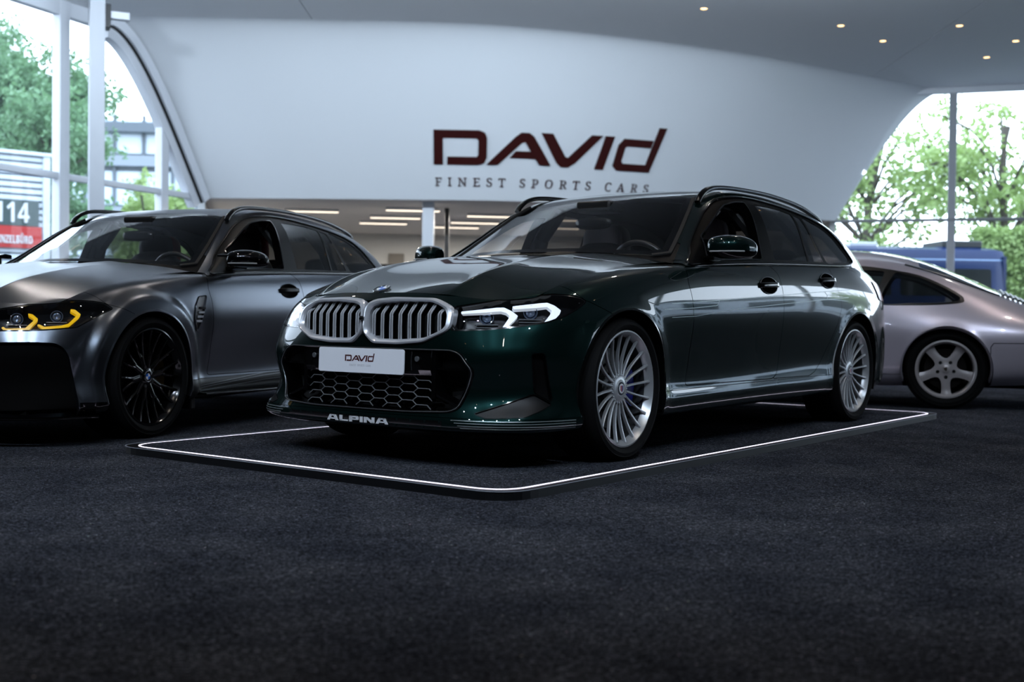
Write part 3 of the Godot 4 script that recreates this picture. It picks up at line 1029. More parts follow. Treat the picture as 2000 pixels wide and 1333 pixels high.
func arch_lip(d: Drape, poly: PackedVector2Array) -> MD:
	var pts := PackedVector2Array()
	for k in 41:
		pts.append(poly[k])
	var l := d.line(pts)
	return sweep(l[0], l[1], PackedVector2Array([Vector2(-0.003, 0.0015), Vector2(0.0, 0.003), Vector2(0.010, 0.0), Vector2(0.012, -0.035), Vector2(-0.003, -0.03)]), false)

func wheel_well(c: Vector2, r: float) -> MD:
	var rows := []
	for k in 33:
		var a := lerpf(-0.35, PI + 0.35, k / 32.0)
		rows.append(PackedVector3Array([Vector3(c.x + cos(a) * r, c.y + sin(a) * r, 0.885), Vector3(c.x + cos(a) * r, c.y + sin(a) * r, 0.50), Vector3(c.x, c.y, 0.48)]))
	return faceted(rows)

func door_handle(c: Vector3, n: Vector3, mir: bool, door: Node, bowl_mat: Material, paint: Material, silver: Material) -> void:
	var b := Basis(SX, SY, SZ)
	var z := n
	var x := (SX - z * SX.dot(z)).normalized()
	b = Basis(x, z.cross(x), z)
	var t := Transform3D(b, c)
	var prof := []
	for k in 9:
		var a := PI / 2 * k / 8.0
		prof.append([sin(a), 0.0025 - 0.034 * cos(a)])
	var bowl := lathe(prof, 40).moved(Transform3D(Basis.from_scale(Vector3(0.108, 0.046, 1.0)), Vector3.ZERO)).moved(t)
	var ring := PackedVector3Array()
	for k in 48:
		ring.append(t * Vector3(cos(TAU * k / 48) * 0.109, sin(TAU * k / 48) * 0.047, 0.003))
	var rim := tube(ring, 0.0022, 6, true)
	var bar := PackedVector3Array()
	var ns := PackedVector3Array()
	for k in 13:
		var u := k / 6.0 - 1.0
		bar.append(t * Vector3(u * 0.118, 0.002 + 0.004 * u, 0.019 * (1 - u * u * u * u) + 0.003))
		ns.append(z)
	var grip := sweep(bar, ns, rounded(pv2([[-0.016, -0.007], [0.016, -0.007], [0.013, 0.007], [-0.013, 0.007]]), 0.006, 3))
	put(bowl.mirrored() if mir else bowl, "handle_recess", bowl_mat, door)
	put(rim.mirrored() if mir else rim, "handle_ring", silver if bowl_mat.roughness < 0.3 else bowl_mat, door)
	put(grip.mirrored() if mir else grip, "door_handle", bowl_mat, door)

func build_mirror(car: Node, mir: bool, sport: bool, paint: Material, black: Material) -> void:
	var hm := group_node("door_mirror", car)
	# housing lofted along z
	var secs := [[0.905, 0.775, 1.018, 0.045, 0.040], [0.925, 0.778, 1.020, 0.075, 0.052], [0.96, 0.785, 1.021, 0.092, 0.060], [1.01, 0.797, 1.022, 0.096, 0.062], [1.06, 0.815, 1.020, 0.088, 0.058], [1.095, 0.835, 1.016, 0.068, 0.046], [1.112, 0.852, 1.013, 0.035, 0.026], [1.117, 0.858, 1.012, 0.010, 0.008]]
	var rows := []
	for s in secs:
		var r := PackedVector3Array()
		for k in 29:
			var a := TAU * (k % 28) / 28
			var e := 2.6
			var q := pow(pow(absf(cos(a)), e) + pow(absf(sin(a)), e), -1.0 / e)
			var dx: float = cos(a) * q * s[3]
			if dx > 0:
				dx *= 0.85
			var dy: float = sin(a) * q * s[4]
			if sport and dy < 0:
				dy *= 0.75
			r.append(Vector3(s[1] + dx, s[2] + dy, s[0]))
		rows.append(r)
	var sm := []
	for c in columns_of(rows):
		sm.append(smooth_line(c, 3))
	var house := grid_md(columns_of(sm))
	for k in house.v.size():
		var ctr := Vector3(0.80, 1.02, 1.0)
		if house.n[k].dot(house.v[k] - ctr) < 0:
			house.n[k] = -house.n[k]
	var cap: PackedVector3Array = sm[0]
	for e in [0, 1]:
		var c := Vector3(secs[0][1], secs[0][2], secs[0][0]) if e == 0 else Vector3(secs[7][1], secs[7][2], secs[7][0] + 0.001)
		for k in 28:
			var i0: int = 0 if e == 0 else cap.size() - 1
			var pa: Vector3 = sm[k][i0]
			var pb: Vector3 = sm[k + 1][i0]
			var b0 := house.v.size()
			var nn := Vector3(0, 0, -1) if e == 0 else Vector3(0, 0, 1)
			for q in [c, pa, pb]:
				house.v.append(q)
				house.n.append(nn)
			for q in 3:
				house.i.append(b0 + q)
	# upper shell painted, lower shell black
	var two := split(house, pv2([[0.4, 1.000], [1.2, 1.004], [1.2, 1.3], [0.4, 1.3]]), SX, SY)
	put(two[0].mirrored() if mir else two[0], "mirror_cap", paint, hm)
	put(two[1].mirrored() if mir else two[1], "mirror_base", black, hm)
	var blade := sweep(PackedVector3Array([Vector3(0.86, 0.965, 0.84), Vector3(0.835, 0.972, 0.90), Vector3(0.805, 0.982, 0.96)]), PackedVector3Array([SY, SY, SY]), rounded(pv2([[-0.045, -0.014], [0.045, -0.014], [0.04, 0.014], [-0.04, 0.014]]), 0.01, 3))
	put(blade.mirrored() if mir else blade, "mirror_arm", black, hm)
	var strip := tube(PackedVector3Array([Vector3(0.695, 0.998, 0.94), Vector3(0.70, 0.998, 1.0), Vector3(0.72, 0.998, 1.06), Vector3(0.762, 0.998, 1.10)]), 0.004, 6)
	put(strip.mirrored() if mir else strip, "mirror_indicator", mat(Color(0.6, 0.6, 0.6), 0.2), hm)
	if sport:
		var fin := prism(rounded(pv2([[0.70, 0.0], [0.80, 0.022], [0.86, 0.016], [0.86, -0.01], [0.70, -0.012]]), 0.006, 3), 0.10, 0.003).moved(Transform3D(Basis(), Vector3(0, 1.05, 0.86)))
		put(fin.mirrored() if mir else fin, "mirror_fin", black, hm)

func build_lamp(car: Node, lens: MD, d: Drape, mir: bool, cfg: Dictionary, black: Material) -> void:
	var hl := group_node("headlamp", car)
	var lm := glass(Color(0.02, 0.02, 0.025), 0.05)
	var fx := func(m: MD) -> MD: return m.mirrored() if mir else m
	put(fx.call(lens), "lamp_lens", lm, hl, "clear lens")
	put(fx.call(lens.pushed(-0.075)), "lamp_housing", mat(Color(0.045, 0.047, 0.055), 0.2), hl)
	var poly := rounded(pv2(cfg.lamp), 0.012, 3)
	var l := d.line(dense2(poly, 0.015, true))
	put(fx.call(sweep(l[0], l[1], PackedVector2Array([Vector2(-0.004, -0.002), Vector2(0.003, -0.002), Vector2(0.003, -0.08), Vector2(-0.006, -0.08)]), true)), "lamp_rim", black, hl)
	for shape in cfg.drl:
		var pg := rounded(pv2(shape), 0.003, 2)
		var piece := split(lens, pg, OB, SY)[0] as MD
		var e := d.line(dense2(pg, 0.01, true), -0.018)
		var g := MD.new()
		g.add(piece.pushed(-0.018))
		g.add(sweep(e[0], e[1], PackedVector2Array([Vector2(-0.001, 0), Vector2(0.001, 0), Vector2(0.001, -0.018), Vector2(-0.001, -0.018)]), true))
		put(fx.call(g), "daytime_light", cfg.drl_mat, hl, cfg.drl_label)
	# projector barrels and small bezels
	for c in cfg.barrels:
		var q: Array = d.at(Vector2(c[0], c[1]))
		var z: Vector3 = Vector3(-0.8, 0, 0.6).normalized()
		var x := SY.cross(z).normalized()
		var t := Transform3D(Basis(x, SY, z), q[0] - z * 0.07)
		var ring := lathe([[0.0, 0.012], [0.012, 0.016], [0.02, 0.012], [0.024, 0.0], [0.028, 0.02], [0.031, 0.02], [0.031, -0.01]], 24).moved(t)
		put(fx.call(ring), "projector", mat(Color(0.45, 0.50, 0.58), 0.12, 0.6), hl)
		for k in 3:
			var bar := cbox(Vector3(-0.05, -0.034 - k * 0.012, 0.0), Vector3(0.05, -0.028 - k * 0.012, 0.03), 0.002).moved(t)
			put(fx.call(bar), "lamp_fin", mat(Color(0.45, 0.46, 0.48), 0.2, 0.5), hl)

func build_interior(car: Node, cfg: Dictionary) -> void:
	var cab := group_node("cabin", car)
	var dark := mat(Color(0.018, 0.018, 0.02), 0.8)
	var trim := mat(Color(0.03, 0.031, 0.034), 0.55)
	put(box(Vector3(0.5, 0.22, -0.78), Vector3(3.3, 0.26, 0.78)), "cabin_floor", dark, cab)
	# dashboard
	var dash := PackedVector3Array()
	var rows := []
	for z in [-0.80, -0.6, -0.3, 0.0, 0.3, 0.6, 0.80]:
		var cx := 0.60 + 0.12 * absf(z)
		rows.append(PackedVector3Array([Vector3(cx - 0.05, 0.955, z), Vector3(cx + 0.15, 0.965, z), Vector3(cx + 0.32, 0.955, z), Vector3(cx + 0.38, 0.90, z), Vector3(cx + 0.36, 0.72, z), Vector3(cx + 0.30, 0.5, z)]))
	put(faceted(rows), "dashboard", trim, cab)
	put(cbox(Vector3(0.72, 0.955, 0.22), Vector3(0.92, 1.0, 0.52), 0.02), "instrument_hood", trim, cab)
	# steering wheel on the car's left
	var ring := PackedVector3Array()
	var st := Transform3D(Basis(SZ, 0.38), Vector3(1.0, 0.90, 0.37))
	for k in 40:
		ring.append(st * Vector3(0, cos(TAU * k / 40) * 0.185, sin(TAU * k / 40) * 0.185))
	var sw := group_node("steering_wheel", cab)
	put(tube(ring, 0.016, 10, true, SX), "wheel_rim", mat(Color(0.05, 0.055, 0.06), 0.35), sw)
	put(blob(st * Vector3(-0.02, 0, 0), Vector3(0.04, 0.07, 0.08)), "wheel_hub", trim, sw)
	for s in [[-1, 0], [1, 0], [0, -1]]:
		put(tube(PackedVector3Array([st * Vector3(-0.01, 0, 0), st * Vector3(0, s[1] * 0.18, s[0] * 0.18)]), 0.014, 8), "wheel_arm", trim, sw)
	# seats
	var seat: Material = cfg.seat
	for z in [-0.37, 0.37]:
		var sn := group_node("front_seat", cab)
		put(blob(Vector3(1.42, 0.50, z), Vector3(0.27, 0.10, 0.25), 3.0), "seat_cushion", dark, sn)
		put(blob(Vector3(1.74, 0.80, z), Vector3(0.10, 0.34, 0.25), 3.0).moved(Transform3D(Basis(), Vector3.ZERO)), "seat_back", seat, sn)
		put(blob(Vector3(1.77, 1.135, z), Vector3(0.062, 0.125, 0.145), 3.2), "headrest", cfg.headrest, sn)
		put(blob(Vector3(1.80, 1.125, z + 0.01), Vector3(0.062, 0.13, 0.155), 3.2), "headrest_shell", cfg.seat_back, sn)
	put(blob(Vector3(2.5, 0.52, 0.0), Vector3(0.25, 0.12, 0.65), 4.0), "rear_bench", dark, cab)
	put(blob(Vector3(2.75, 0.78, 0.0), Vector3(0.10, 0.26, 0.64), 4.0), "rear_backrest", dark, cab)
	for z in [-0.38, 0.0, 0.38]:
		put(blob(Vector3(2.8, 1.06, z), Vector3(0.05, 0.07, 0.11), 3.0), "rear_headrest", dark, cab)
	# headliner, mirror, sensor box
	var hl := grid_md(cabin_top(60, 16))
	var liner := MD.new()
	for k in range(0, hl.i.size(), 3):
		var c := (hl.v[hl.i[k]] + hl.v[hl.i[k + 1]] + hl.v[hl.i[k + 2]]) / 3.0
		if c.x > 1.22 and c.x < 3.0:
			for j in 3:
				liner.i.append(liner.v.size())
				liner.v.append(hl.v[hl.i[k + j]] - Vector3(0, 0.035, 0))
				liner.n.append(Vector3.DOWN)
	put(liner.both(), "headliner", mat(Color(0.05, 0.05, 0.052), 0.9), cab)
	put(cbox(Vector3(1.06, 1.265, -0.11), Vector3(1.24, 1.33, 0.11), 0.02), "sensor_cover", mat(Color(0.015, 0.015, 0.016), 0.4), cab)
	put(blob(Vector3(1.07, 1.20, 0.0), Vector3(0.025, 0.035, 0.12), 3.0), "interior_mirror", mat(Color(0.02, 0.02, 0.02), 0.25), cab)
	# door cards
	for s in [-1, 1]:
		put(box(Vector3(0.62, 0.30, s * 0.80 - 0.01), Vector3(2.5, 0.93, s * 0.80 + 0.01)), "door_card", trim, cab)
	# inner pillars (dark)
	for s in [-1, 1]:
		put(tube(PackedVector3Array([Vector3(1.62, 0.93, s * 0.80), Vector3(1.60, 1.16, s * 0.74), Vector3(1.60, 1.33, s * 0.60)]), 0.045, 8), "pillar_trim", trim, cab)
		put(tube(PackedVector3Array([Vector3(2.30, 0.95, s * 0.80), Vector3(2.23, 1.16, s * 0.75), Vector3(2.22, 1.31, s * 0.62)]), 0.05, 8), "pillar_trim", trim, cab)
# ---------------------------------------------------------------- nose of the green estate
const KIDNEY_OUT := [[-0.02, 0.572], [0.012, 0.572], [0.06, 0.53], [0.21, 0.528], [0.343, 0.54], [0.452, 0.588], [0.473, 0.612], [0.47, 0.672], [0.455, 0.697], [0.395, 0.722], [0.35, 0.735], [0.142, 0.739], [0.045, 0.73], [0.012, 0.722], [-0.02, 0.722]]
const RING_OUT := [[0.003, 0.6], [0.012, 0.572], [0.06, 0.53], [0.21, 0.528], [0.343, 0.54], [0.452, 0.588], [0.473, 0.612], [0.47, 0.672], [0.455, 0.697], [0.395, 0.722], [0.35, 0.735], [0.142, 0.739], [0.045, 0.73], [0.012, 0.715], [0.003, 0.69]]
const RING_IN := [[0.026, 0.602], [0.032, 0.582], [0.078, 0.553], [0.2, 0.551], [0.345, 0.561], [0.423, 0.596], [0.438, 0.617], [0.435, 0.66], [0.417, 0.686], [0.372, 0.708], [0.34, 0.715], [0.2, 0.717], [0.075, 0.709], [0.04, 0.697], [0.026, 0.672]]
const MOUTH := [[-0.02, 0.515], [0.38, 0.513], [0.5, 0.513], [0.545, 0.497], [0.6, 0.424], [0.54, 0.262], [0.5, 0.246], [0.3, 0.238], [-0.02, 0.235]]
const SPORT_INTAKE := [[-0.4, 0.533], [0.025, 0.539], [0.123, 0.535], [0.162, 0.514], [0.19, 0.473], [0.218, 0.349], [0.241, 0.224], [0.238, 0.14], [-0.4, 0.14]]

func nose_at(d: Drape, z: float, y: float, out := 0.0) -> Vector3:
	var r: Array = d.at(Vector2(z, y))
	return r[0] + Vector3(-out, 0, 0)

func span_at(poly: PackedVector2Array, z: float) -> Vector2:
	var lo := 9.0
	var hi := -9.0
	for k in poly.size():
		var a := poly[k]
		var b := poly[(k + 1) % poly.size()]
		if (a.x - z) * (b.x - z) <= 0.0 and absf(a.x - b.x) > 1e-6:
			var y := lerpf(a.y, b.y, (z - a.x) / (b.x - a.x))
			lo = minf(lo, y)
			hi = maxf(hi, y)
	return Vector2(lo, hi)

func logo_letters() -> Array:
	# wordmark, baseline y = 0, capital height about 142 units; convex or simple outlines
	return [
		[[0, 0], [0, 142], [178, 142], [200, 132], [208, 112], [208, 30], [198, 8], [175, 0], [53, 0], [53, 32], [168, 32], [175, 40], [175, 102], [168, 110], [36, 110], [36, 0]],
		[[206, 2], [312, 118], [334, 136], [366, 136], [386, 122], [462, 6], [416, 6], [398, 32], [296, 32], [318, 60], [378, 60], [352, 100], [340, 96], [250, 2]],
		[[402, 136], [450, 136], [514, 44], [526, 42], [612, 138], [658, 138], [556, 20], [530, 2], [500, 2], [480, 18]],
		[[662, 138], [702, 138], [674, 0], [636, 0]],
		[[882, 186], [916, 186], [872, 0], [722, 0], [702, 18], [712, 104], [734, 132], [866, 132], [858, 102], [752, 102], [744, 96], [737, 40], [744, 30], [850, 30]]]

func logo_md(letter: Array, s: float, depth: float) -> MD:
	var p := PackedVector2Array()
	for q in letter:
		p.append(Vector2(q[0], q[1]) * s)
	return prism(p, depth)

func text_md(txt: String, size: float, depth: float, font: String, weight := 400) -> Mesh:
	var f := SystemFont.new()
	f.font_names = PackedStringArray([font])
	f.font_weight = weight
	var t := TextMesh.new()
	t.text = txt
	t.font = f
	t.font_size = 64
	t.pixel_size = size / 64.0
	t.depth = depth
	return t

func build_nose(car: Node, bmp: Node, lip: Node, d: Drape, df: Drape, paint: Material, black: Material, silver: Material, satin: Material) -> void:
	var rout := rounded(pv2(RING_OUT), 0.02, 3)
	var rin := rounded(pv2(RING_IN), 0.02, 3)
	var frame_mat := mat(Color(0.74, 0.75, 0.77), 0.3, 0.6)
	var slat_mat := mat(Color(0.72, 0.73, 0.75), 0.3, 0.5)
	for s in 2:
		var mir := s == 1
		var kid := group_node("kidney_grille", car)
		var rows := []
		for k in rout.size() + 1:
			var o := rout[k % rout.size()]
			var i := rin[k % rin.size()]
			var m := o.lerp(i, 0.45)
			var j := o.lerp(i, 0.8)
			rows.append(PackedVector3Array([nose_at(d, o.x, o.y, -0.025), nose_at(d, o.x, o.y, 0.004), nose_at(d, lerpf(o.x, m.x, 0.3), lerpf(o.y, m.y, 0.3), 0.012), nose_at(d, m.x, m.y, 0.014), nose_at(d, j.x, j.y, 0.006), nose_at(d, i.x, i.y, -0.004), nose_at(d, i.x, i.y, -0.05)]))
		var ring := faceted(rows, 0.9)
		put(ring.mirrored() if mir else ring, "grille_frame", frame_mat, kid, "satin silver surround")
		var back := prism(rout, 0.01).moved(Transform3D(Basis(SZ, SY, -SX), Vector3(-0.685, 0, 0)))
		put(back.mirrored() if mir else back, "grille_back", mat(Color(0.006, 0.006, 0.007), 0.6), kid)
		for k in 8:
			var z := 0.052 + k * 0.0505
			var sp := span_at(rin, z)
			var bars := MD.new()
			var fins := MD.new()
			for off in [-0.0062, 0.0062]:
				var x0 := nose_at(d, z, 0.60).x + 0.010
				var knee := minf(0.668, sp.y - 0.012)
				var l := PackedVector3Array([Vector3(x0, sp.x - 0.004, z + off), Vector3(x0, lerpf(sp.x, knee, 0.5), z + off), Vector3(x0 + 0.002, knee - 0.006, z + off), Vector3(x0 + 0.010, knee + 0.006, z + off), Vector3(x0 + 0.055, sp.y + 0.006, z + off)])
				var nn := PackedVector3Array()
				for q in l:
					nn.append(Vector3(-1, 0, 0))
				nn[4] = Vector3(-1, 0.9, 0).normalized()
				nn[3] = Vector3(-1, 0.5, 0).normalized()
				bars.add(sweep(l, nn, pv2([[-0.0033, -0.004], [-0.0033, -0.001], [-0.002, 0.001], [0.002, 0.001], [0.0033, -0.001], [0.0033, -0.004]])))
				fins.add(sweep(l, nn, pv2([[-0.003, -0.03], [-0.003, -0.0042], [0.003, -0.0042], [0.003, -0.03]])))
			put(bars.mirrored() if mir else bars, "grille_slat", slat_mat, kid, "satin silver twin slat")
			put(fins.mirrored() if mir else fins, "slat_fin", black, kid)
	put(blob(Vector3(-0.826, 0.642, 0.0), Vector3(0.012, 0.011, 0.011), 2.0, 16, 10), "nose_camera", black, car)
	# emblem on the bonnet
	var em := group_node("bonnet_badge", car, Transform3D(Basis(SZ, Vector3(0.93, 0.37, 0).normalized(), SZ.cross(Vector3(0.93, 0.37, 0).normalized())), Vector3(-0.694, 0.777, 0)))
	put(lathe([[0.0, 0.002], [0.039, 0.002], [0.0395, 0.0045], [0.041, 0.0045], [0.042, 0.0]], 40), "badge_ring", silver, em)
	put(lathe([[0.0255, 0.0025], [0.0385, 0.003], [0.0385, 0.002], [0.0255, 0.002]], 40), "badge_band", mat(Color(0.01, 0.01, 0.012), 0.2), em)
	for k in 4:
		var pg := PackedVector2Array([Vector2.ZERO])
		for j in 9:
			var a := PI / 2 * k + PI / 2 * j / 8.0
			pg.append(Vector2(cos(a), sin(a)) * 0.0245)
		put(prism(pg, 0.0035), "badge_quarter", mat(Color(0.05, 0.32, 0.70) if k % 2 == 1 else Color(0.85, 0.86, 0.87), 0.2), em)
	for k in 3:
		var a := PI / 2 + (1 - k) * 0.75
		var lt := put_mesh(text_md("BMW"[k], 0.013, 0.001, "Droid Sans", 700), "badge_letter", em, Transform3D(Basis(SZ, a - PI / 2), Vector3(cos(a) * 0.032, sin(a) * 0.032, 0.0035)))
		lt.material_override = mat(Color(0.85, 0.85, 0.86), 0.3)
	# lower mouth
	var mouth := MD.new()
	var mp := rounded(pv2(MOUTH), 0.02, 3)
	var full := PackedVector2Array()
	for p in mp:
		if p.x > 0.0:
			full.append(p)
	var loop := PackedVector2Array()
	for p in full:
		loop.append(p)
	for k in range(full.size() - 1, -1, -1):
		loop.append(full[k] * Vector2(-1, 1))
	var rows2 := []
	var ld := dense2(loop, 0.02, true)
	for k in ld.size() + 1:
		var p := ld[k % ld.size()]
		var c := Vector2(p.x * 0.965, lerpf(p.y, 0.37, 0.05))
		rows2.append(PackedVector3Array([nose_at(d, p.x, p.y, 0.0), nose_at(d, p.x, p.y, 0.006), nose_at(d, c.x, c.y, 0.002), nose_at(d, c.x, c.y, -0.09)]))
	put(faceted(rows2, 0.85), "intake_frame", black, bmp)
	var mouth_highlight := PackedVector3Array()
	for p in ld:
		mouth_highlight.append(nose_at(d, p.x * 0.985, lerpf(p.y, 0.37, 0.02), 0.006))
	put(tube(mouth_highlight, 0.0022, 6, true, -SX), "intake_highlight", mat(Color(0.42, 0.43, 0.44), 0.25, 0.7), bmp)  # light grey line painted in as the highlight round the black frame
	put(prism(loop, 0.01).moved(Transform3D(Basis(SZ, SY, -SX), Vector3(-0.655, 0, 0))), "intake_back", mat(Color(0.004, 0.004, 0.005), 0.9), bmp)
	# plate carrier across the mouth
	var band := MD.new()
	var brow := []
	for k in 25:
		var z := lerpf(-0.385, 0.385, k / 24.0)
		brow.append(PackedVector3Array([nose_at(d, z, 0.508, -0.06), nose_at(d, z, 0.508, -0.008), nose_at(d, z, 0.475, -0.004), nose_at(d, z, 0.42, -0.004), nose_at(d, z, 0.398, -0.014), nose_at(d, z, 0.398, -0.07)]))
	put(faceted(brow, 0.9), "plate_carrier", black, bmp)
	for s in [-1, 1]:
		put(prism(circle2(0.012, 20), 0.006, 0.001).moved(Transform3D(Basis(SZ, SY, -SX), nose_at(d, s * 0.318, 0.468, 0.0))), "parking_sensor", mat(Color(0.25, 0.26, 0.27), 0.3), bmp)
		# divider and shelf of the side pocket
		var col := PackedVector3Array()
		for y in [0.510, 0.46, 0.40, 0.345, 0.30]:
			col.append(nose_at(d, s * 0.395, y, -0.012))
		var nx := PackedVector3Array()
		for q in col:
			nx.append(-SX)
		put(sweep(col, nx, pv2([[-0.011, -0.08], [-0.011, 0.0], [0.011, 0.0], [0.011, -0.08]])), "intake_divider", black, bmp)
		var sh := PackedVector3Array()
		var shn := PackedVector3Array()
		for k in 7:
			sh.append(nose_at(d, s * lerpf(0.405, 0.582, k / 6.0), 0.428, -0.02))
			shn.append(-SX)
		put(sweep(sh, shn, pv2([[-0.004, -0.06], [-0.004, 0.002], [0.004, 0.002], [0.004, -0.06]])), "intake_shelf", black, bmp)
		var di := PackedVector3Array([nose_at(d, s * 0.405, 0.315, -0.02), nose_at(d, s * 0.53, 0.268, -0.015)])
		put(sweep(di, PackedVector3Array([-SX, -SX]), pv2([[-0.005, -0.07], [-0.005, 0.004], [0.005, 0.004], [0.005, -0.07]])), "intake_brace", black, bmp)
		var up := PackedVector3Array()
		for q in [[0.41, 0.505], [0.5, 0.503], [0.58, 0.428]]:
			up.append(nose_at(d, s * q[0], q[1], -0.03))
		put(prism(PackedVector2Array([Vector2(s * 0.405, 0.43), Vector2(s * 0.405, 0.505), Vector2(s * 0.52, 0.505), Vector2(s * 0.578, 0.43)]), 0.004).moved(Transform3D(Basis(SZ, SY, -SX), Vector3(-0.735, 0, 0))), "intake_blank", satin, bmp)
	# honeycomb
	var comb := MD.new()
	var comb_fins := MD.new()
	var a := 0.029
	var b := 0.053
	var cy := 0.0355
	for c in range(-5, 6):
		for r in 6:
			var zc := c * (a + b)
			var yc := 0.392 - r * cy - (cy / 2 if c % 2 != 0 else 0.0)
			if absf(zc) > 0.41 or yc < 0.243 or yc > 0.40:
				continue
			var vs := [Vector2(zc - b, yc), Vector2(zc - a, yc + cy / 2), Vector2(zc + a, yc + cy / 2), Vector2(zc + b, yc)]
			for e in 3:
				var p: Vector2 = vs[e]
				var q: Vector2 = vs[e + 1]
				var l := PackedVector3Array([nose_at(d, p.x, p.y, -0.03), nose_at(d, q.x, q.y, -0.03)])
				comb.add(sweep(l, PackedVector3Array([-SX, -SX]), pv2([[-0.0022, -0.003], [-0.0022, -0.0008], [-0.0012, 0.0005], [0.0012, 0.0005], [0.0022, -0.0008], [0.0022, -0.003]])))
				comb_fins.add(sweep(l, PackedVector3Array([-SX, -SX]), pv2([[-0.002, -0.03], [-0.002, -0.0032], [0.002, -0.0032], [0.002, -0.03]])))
	put(comb, "honeycomb_highlight", mat(Color(0.48, 0.49, 0.50), 0.22, 0.5), bmp, "fine honeycomb edges with the highlight put into their grey colour")  # front strips coloured grey to stand for highlights on gloss black bars
	put(comb_fins, "honeycomb_depth", black, bmp, "gloss black honeycomb")
	# number plate
	var face := Basis(SZ, SY, -SX)
	var pl := group_node("number_plate", car, Transform3D(face * Basis(SX, -0.03), Vector3(-0.826, 0.452, 0)), "white show plate")
	put(prism(rounded(pv2([[-0.263, -0.0555], [0.263, -0.0555], [0.263, 0.0555], [-0.263, 0.0555]]), 0.012, 4), 0.006, 0.001), "plate_sheet", mat(Color(0.80, 0.81, 0.83), 0.35), pl)
	var ink := mat(Color(0.22, 0.03, 0.03), 0.5)
	for l in logo_letters():
		put(logo_md(l, 0.00020, 0.0008).moved(Transform3D(Basis(), Vector3(-0.094, -0.004, 0.006))), "plate_letter", ink, pl)
	var sub := put_mesh(text_md("FINEST  SPORTS  CARS", 0.0125, 0.0005, "Droid Serif"), "plate_line", pl, Transform3D(Basis(), Vector3(0.0, -0.022, 0.0062)))
	sub.material_override = mat(Color(0.62, 0.62, 0.64), 0.5)
	# dark band of the lip with raised lettering
	var brw := []
	for k in 41:
		var z := lerpf(-0.47, 0.47, k / 40.0)
		brw.append(PackedVector3Array([nose_at(d, z, 0.208, 0.0015), nose_at(d, z, 0.190, 0.0015), nose_at(d, z, 0.174, 0.0015)]))
	put(faceted(brw), "lip_band", mat(Color(0.01, 0.011, 0.012), 0.25), lip)
	for s in [-1, 1]:
		for z in [0.235, 0.31, 0.385, 0.46]:
			var q := PackedVector3Array([nose_at(d, s * z, 0.207, 0.003), nose_at(d, s * (z - 0.018), 0.174, 0.003)])
			put(sweep(q, PackedVector3Array([-SX, -SX]), pv2([[-0.005, -0.003], [-0.005, 0.001], [0.005, 0.001], [0.005, -0.003]])), "lip_rib", paint, lip)
	var glyphs := {"A": [1.5, [[[0, 0], [0.36, 0], [0.72, 1], [0.36, 1]], [[1.5, 0], [1.14, 0], [0.78, 1], [1.14, 1]], [[0.4, 0.76], [1.1, 0.76], [1.1, 1], [0.4, 1]], [[0.3, 0.2], [1.2, 0.2], [1.15, 0.42], [0.35, 0.42]]]],
		"L": [1.12, [[[0, 0], [0.36, 0], [0.36, 1], [0, 1]], [[0, 0], [1.12, 0], [1.12, 0.27], [0, 0.27]]]],
		"P": [1.2, [[[0, 0], [0.36, 0], [0.36, 1], [0, 1]], [[0, 0.74], [1.1, 0.74], [1.1, 1], [0, 1]], [[0.86, 0.34], [1.2, 0.4], [1.2, 0.92], [0.86, 1]], [[0, 0.34], [1.1, 0.34], [1.1, 0.56], [0, 0.56]]]],
		"I": [0.36, [[[0, 0], [0.36, 0], [0.36, 1], [0, 1]]]],
		"N": [1.3, [[[0, 0], [0.34, 0], [0.34, 1], [0, 1]], [[0.96, 0], [1.3, 0], [1.3, 1], [0.96, 1]], [[0, 1], [0.42, 1], [1.3, 0], [0.88, 0]]]]}
	var w := 0.0
	for ch in "ALPINA":
		w += glyphs[ch][0] + 0.16
	var sx := 0.385 / w
	var at := -0.19
	for ch in "ALPINA":
		var g := MD.new()
		for q in glyphs[ch][1]:
			var pg := PackedVector2Array()
			for v in q:
				pg.append(Vector2(v[0] * sx, v[1] * 0.0255))
			g.add(prism(pg, 0.003))
		var c: float = at + glyphs[ch][0] * sx / 2
		var x0 := nose_at(d, at, 0.19).x
		var x1 := nose_at(d, at + glyphs[ch][0] * sx, 0.19).x
		var dir := Vector3(x1 - x0, 0, glyphs[ch][0] * sx).normalized()
		put(g.moved(Transform3D(Basis(dir, SY, dir.cross(SY)), Vector3(x0 - 0.003, 0.1775, at))), "lip_letter", mat(Color(0.70, 0.71, 0.72), 0.35), lip)
		at += (glyphs[ch][0] + 0.16) * sx

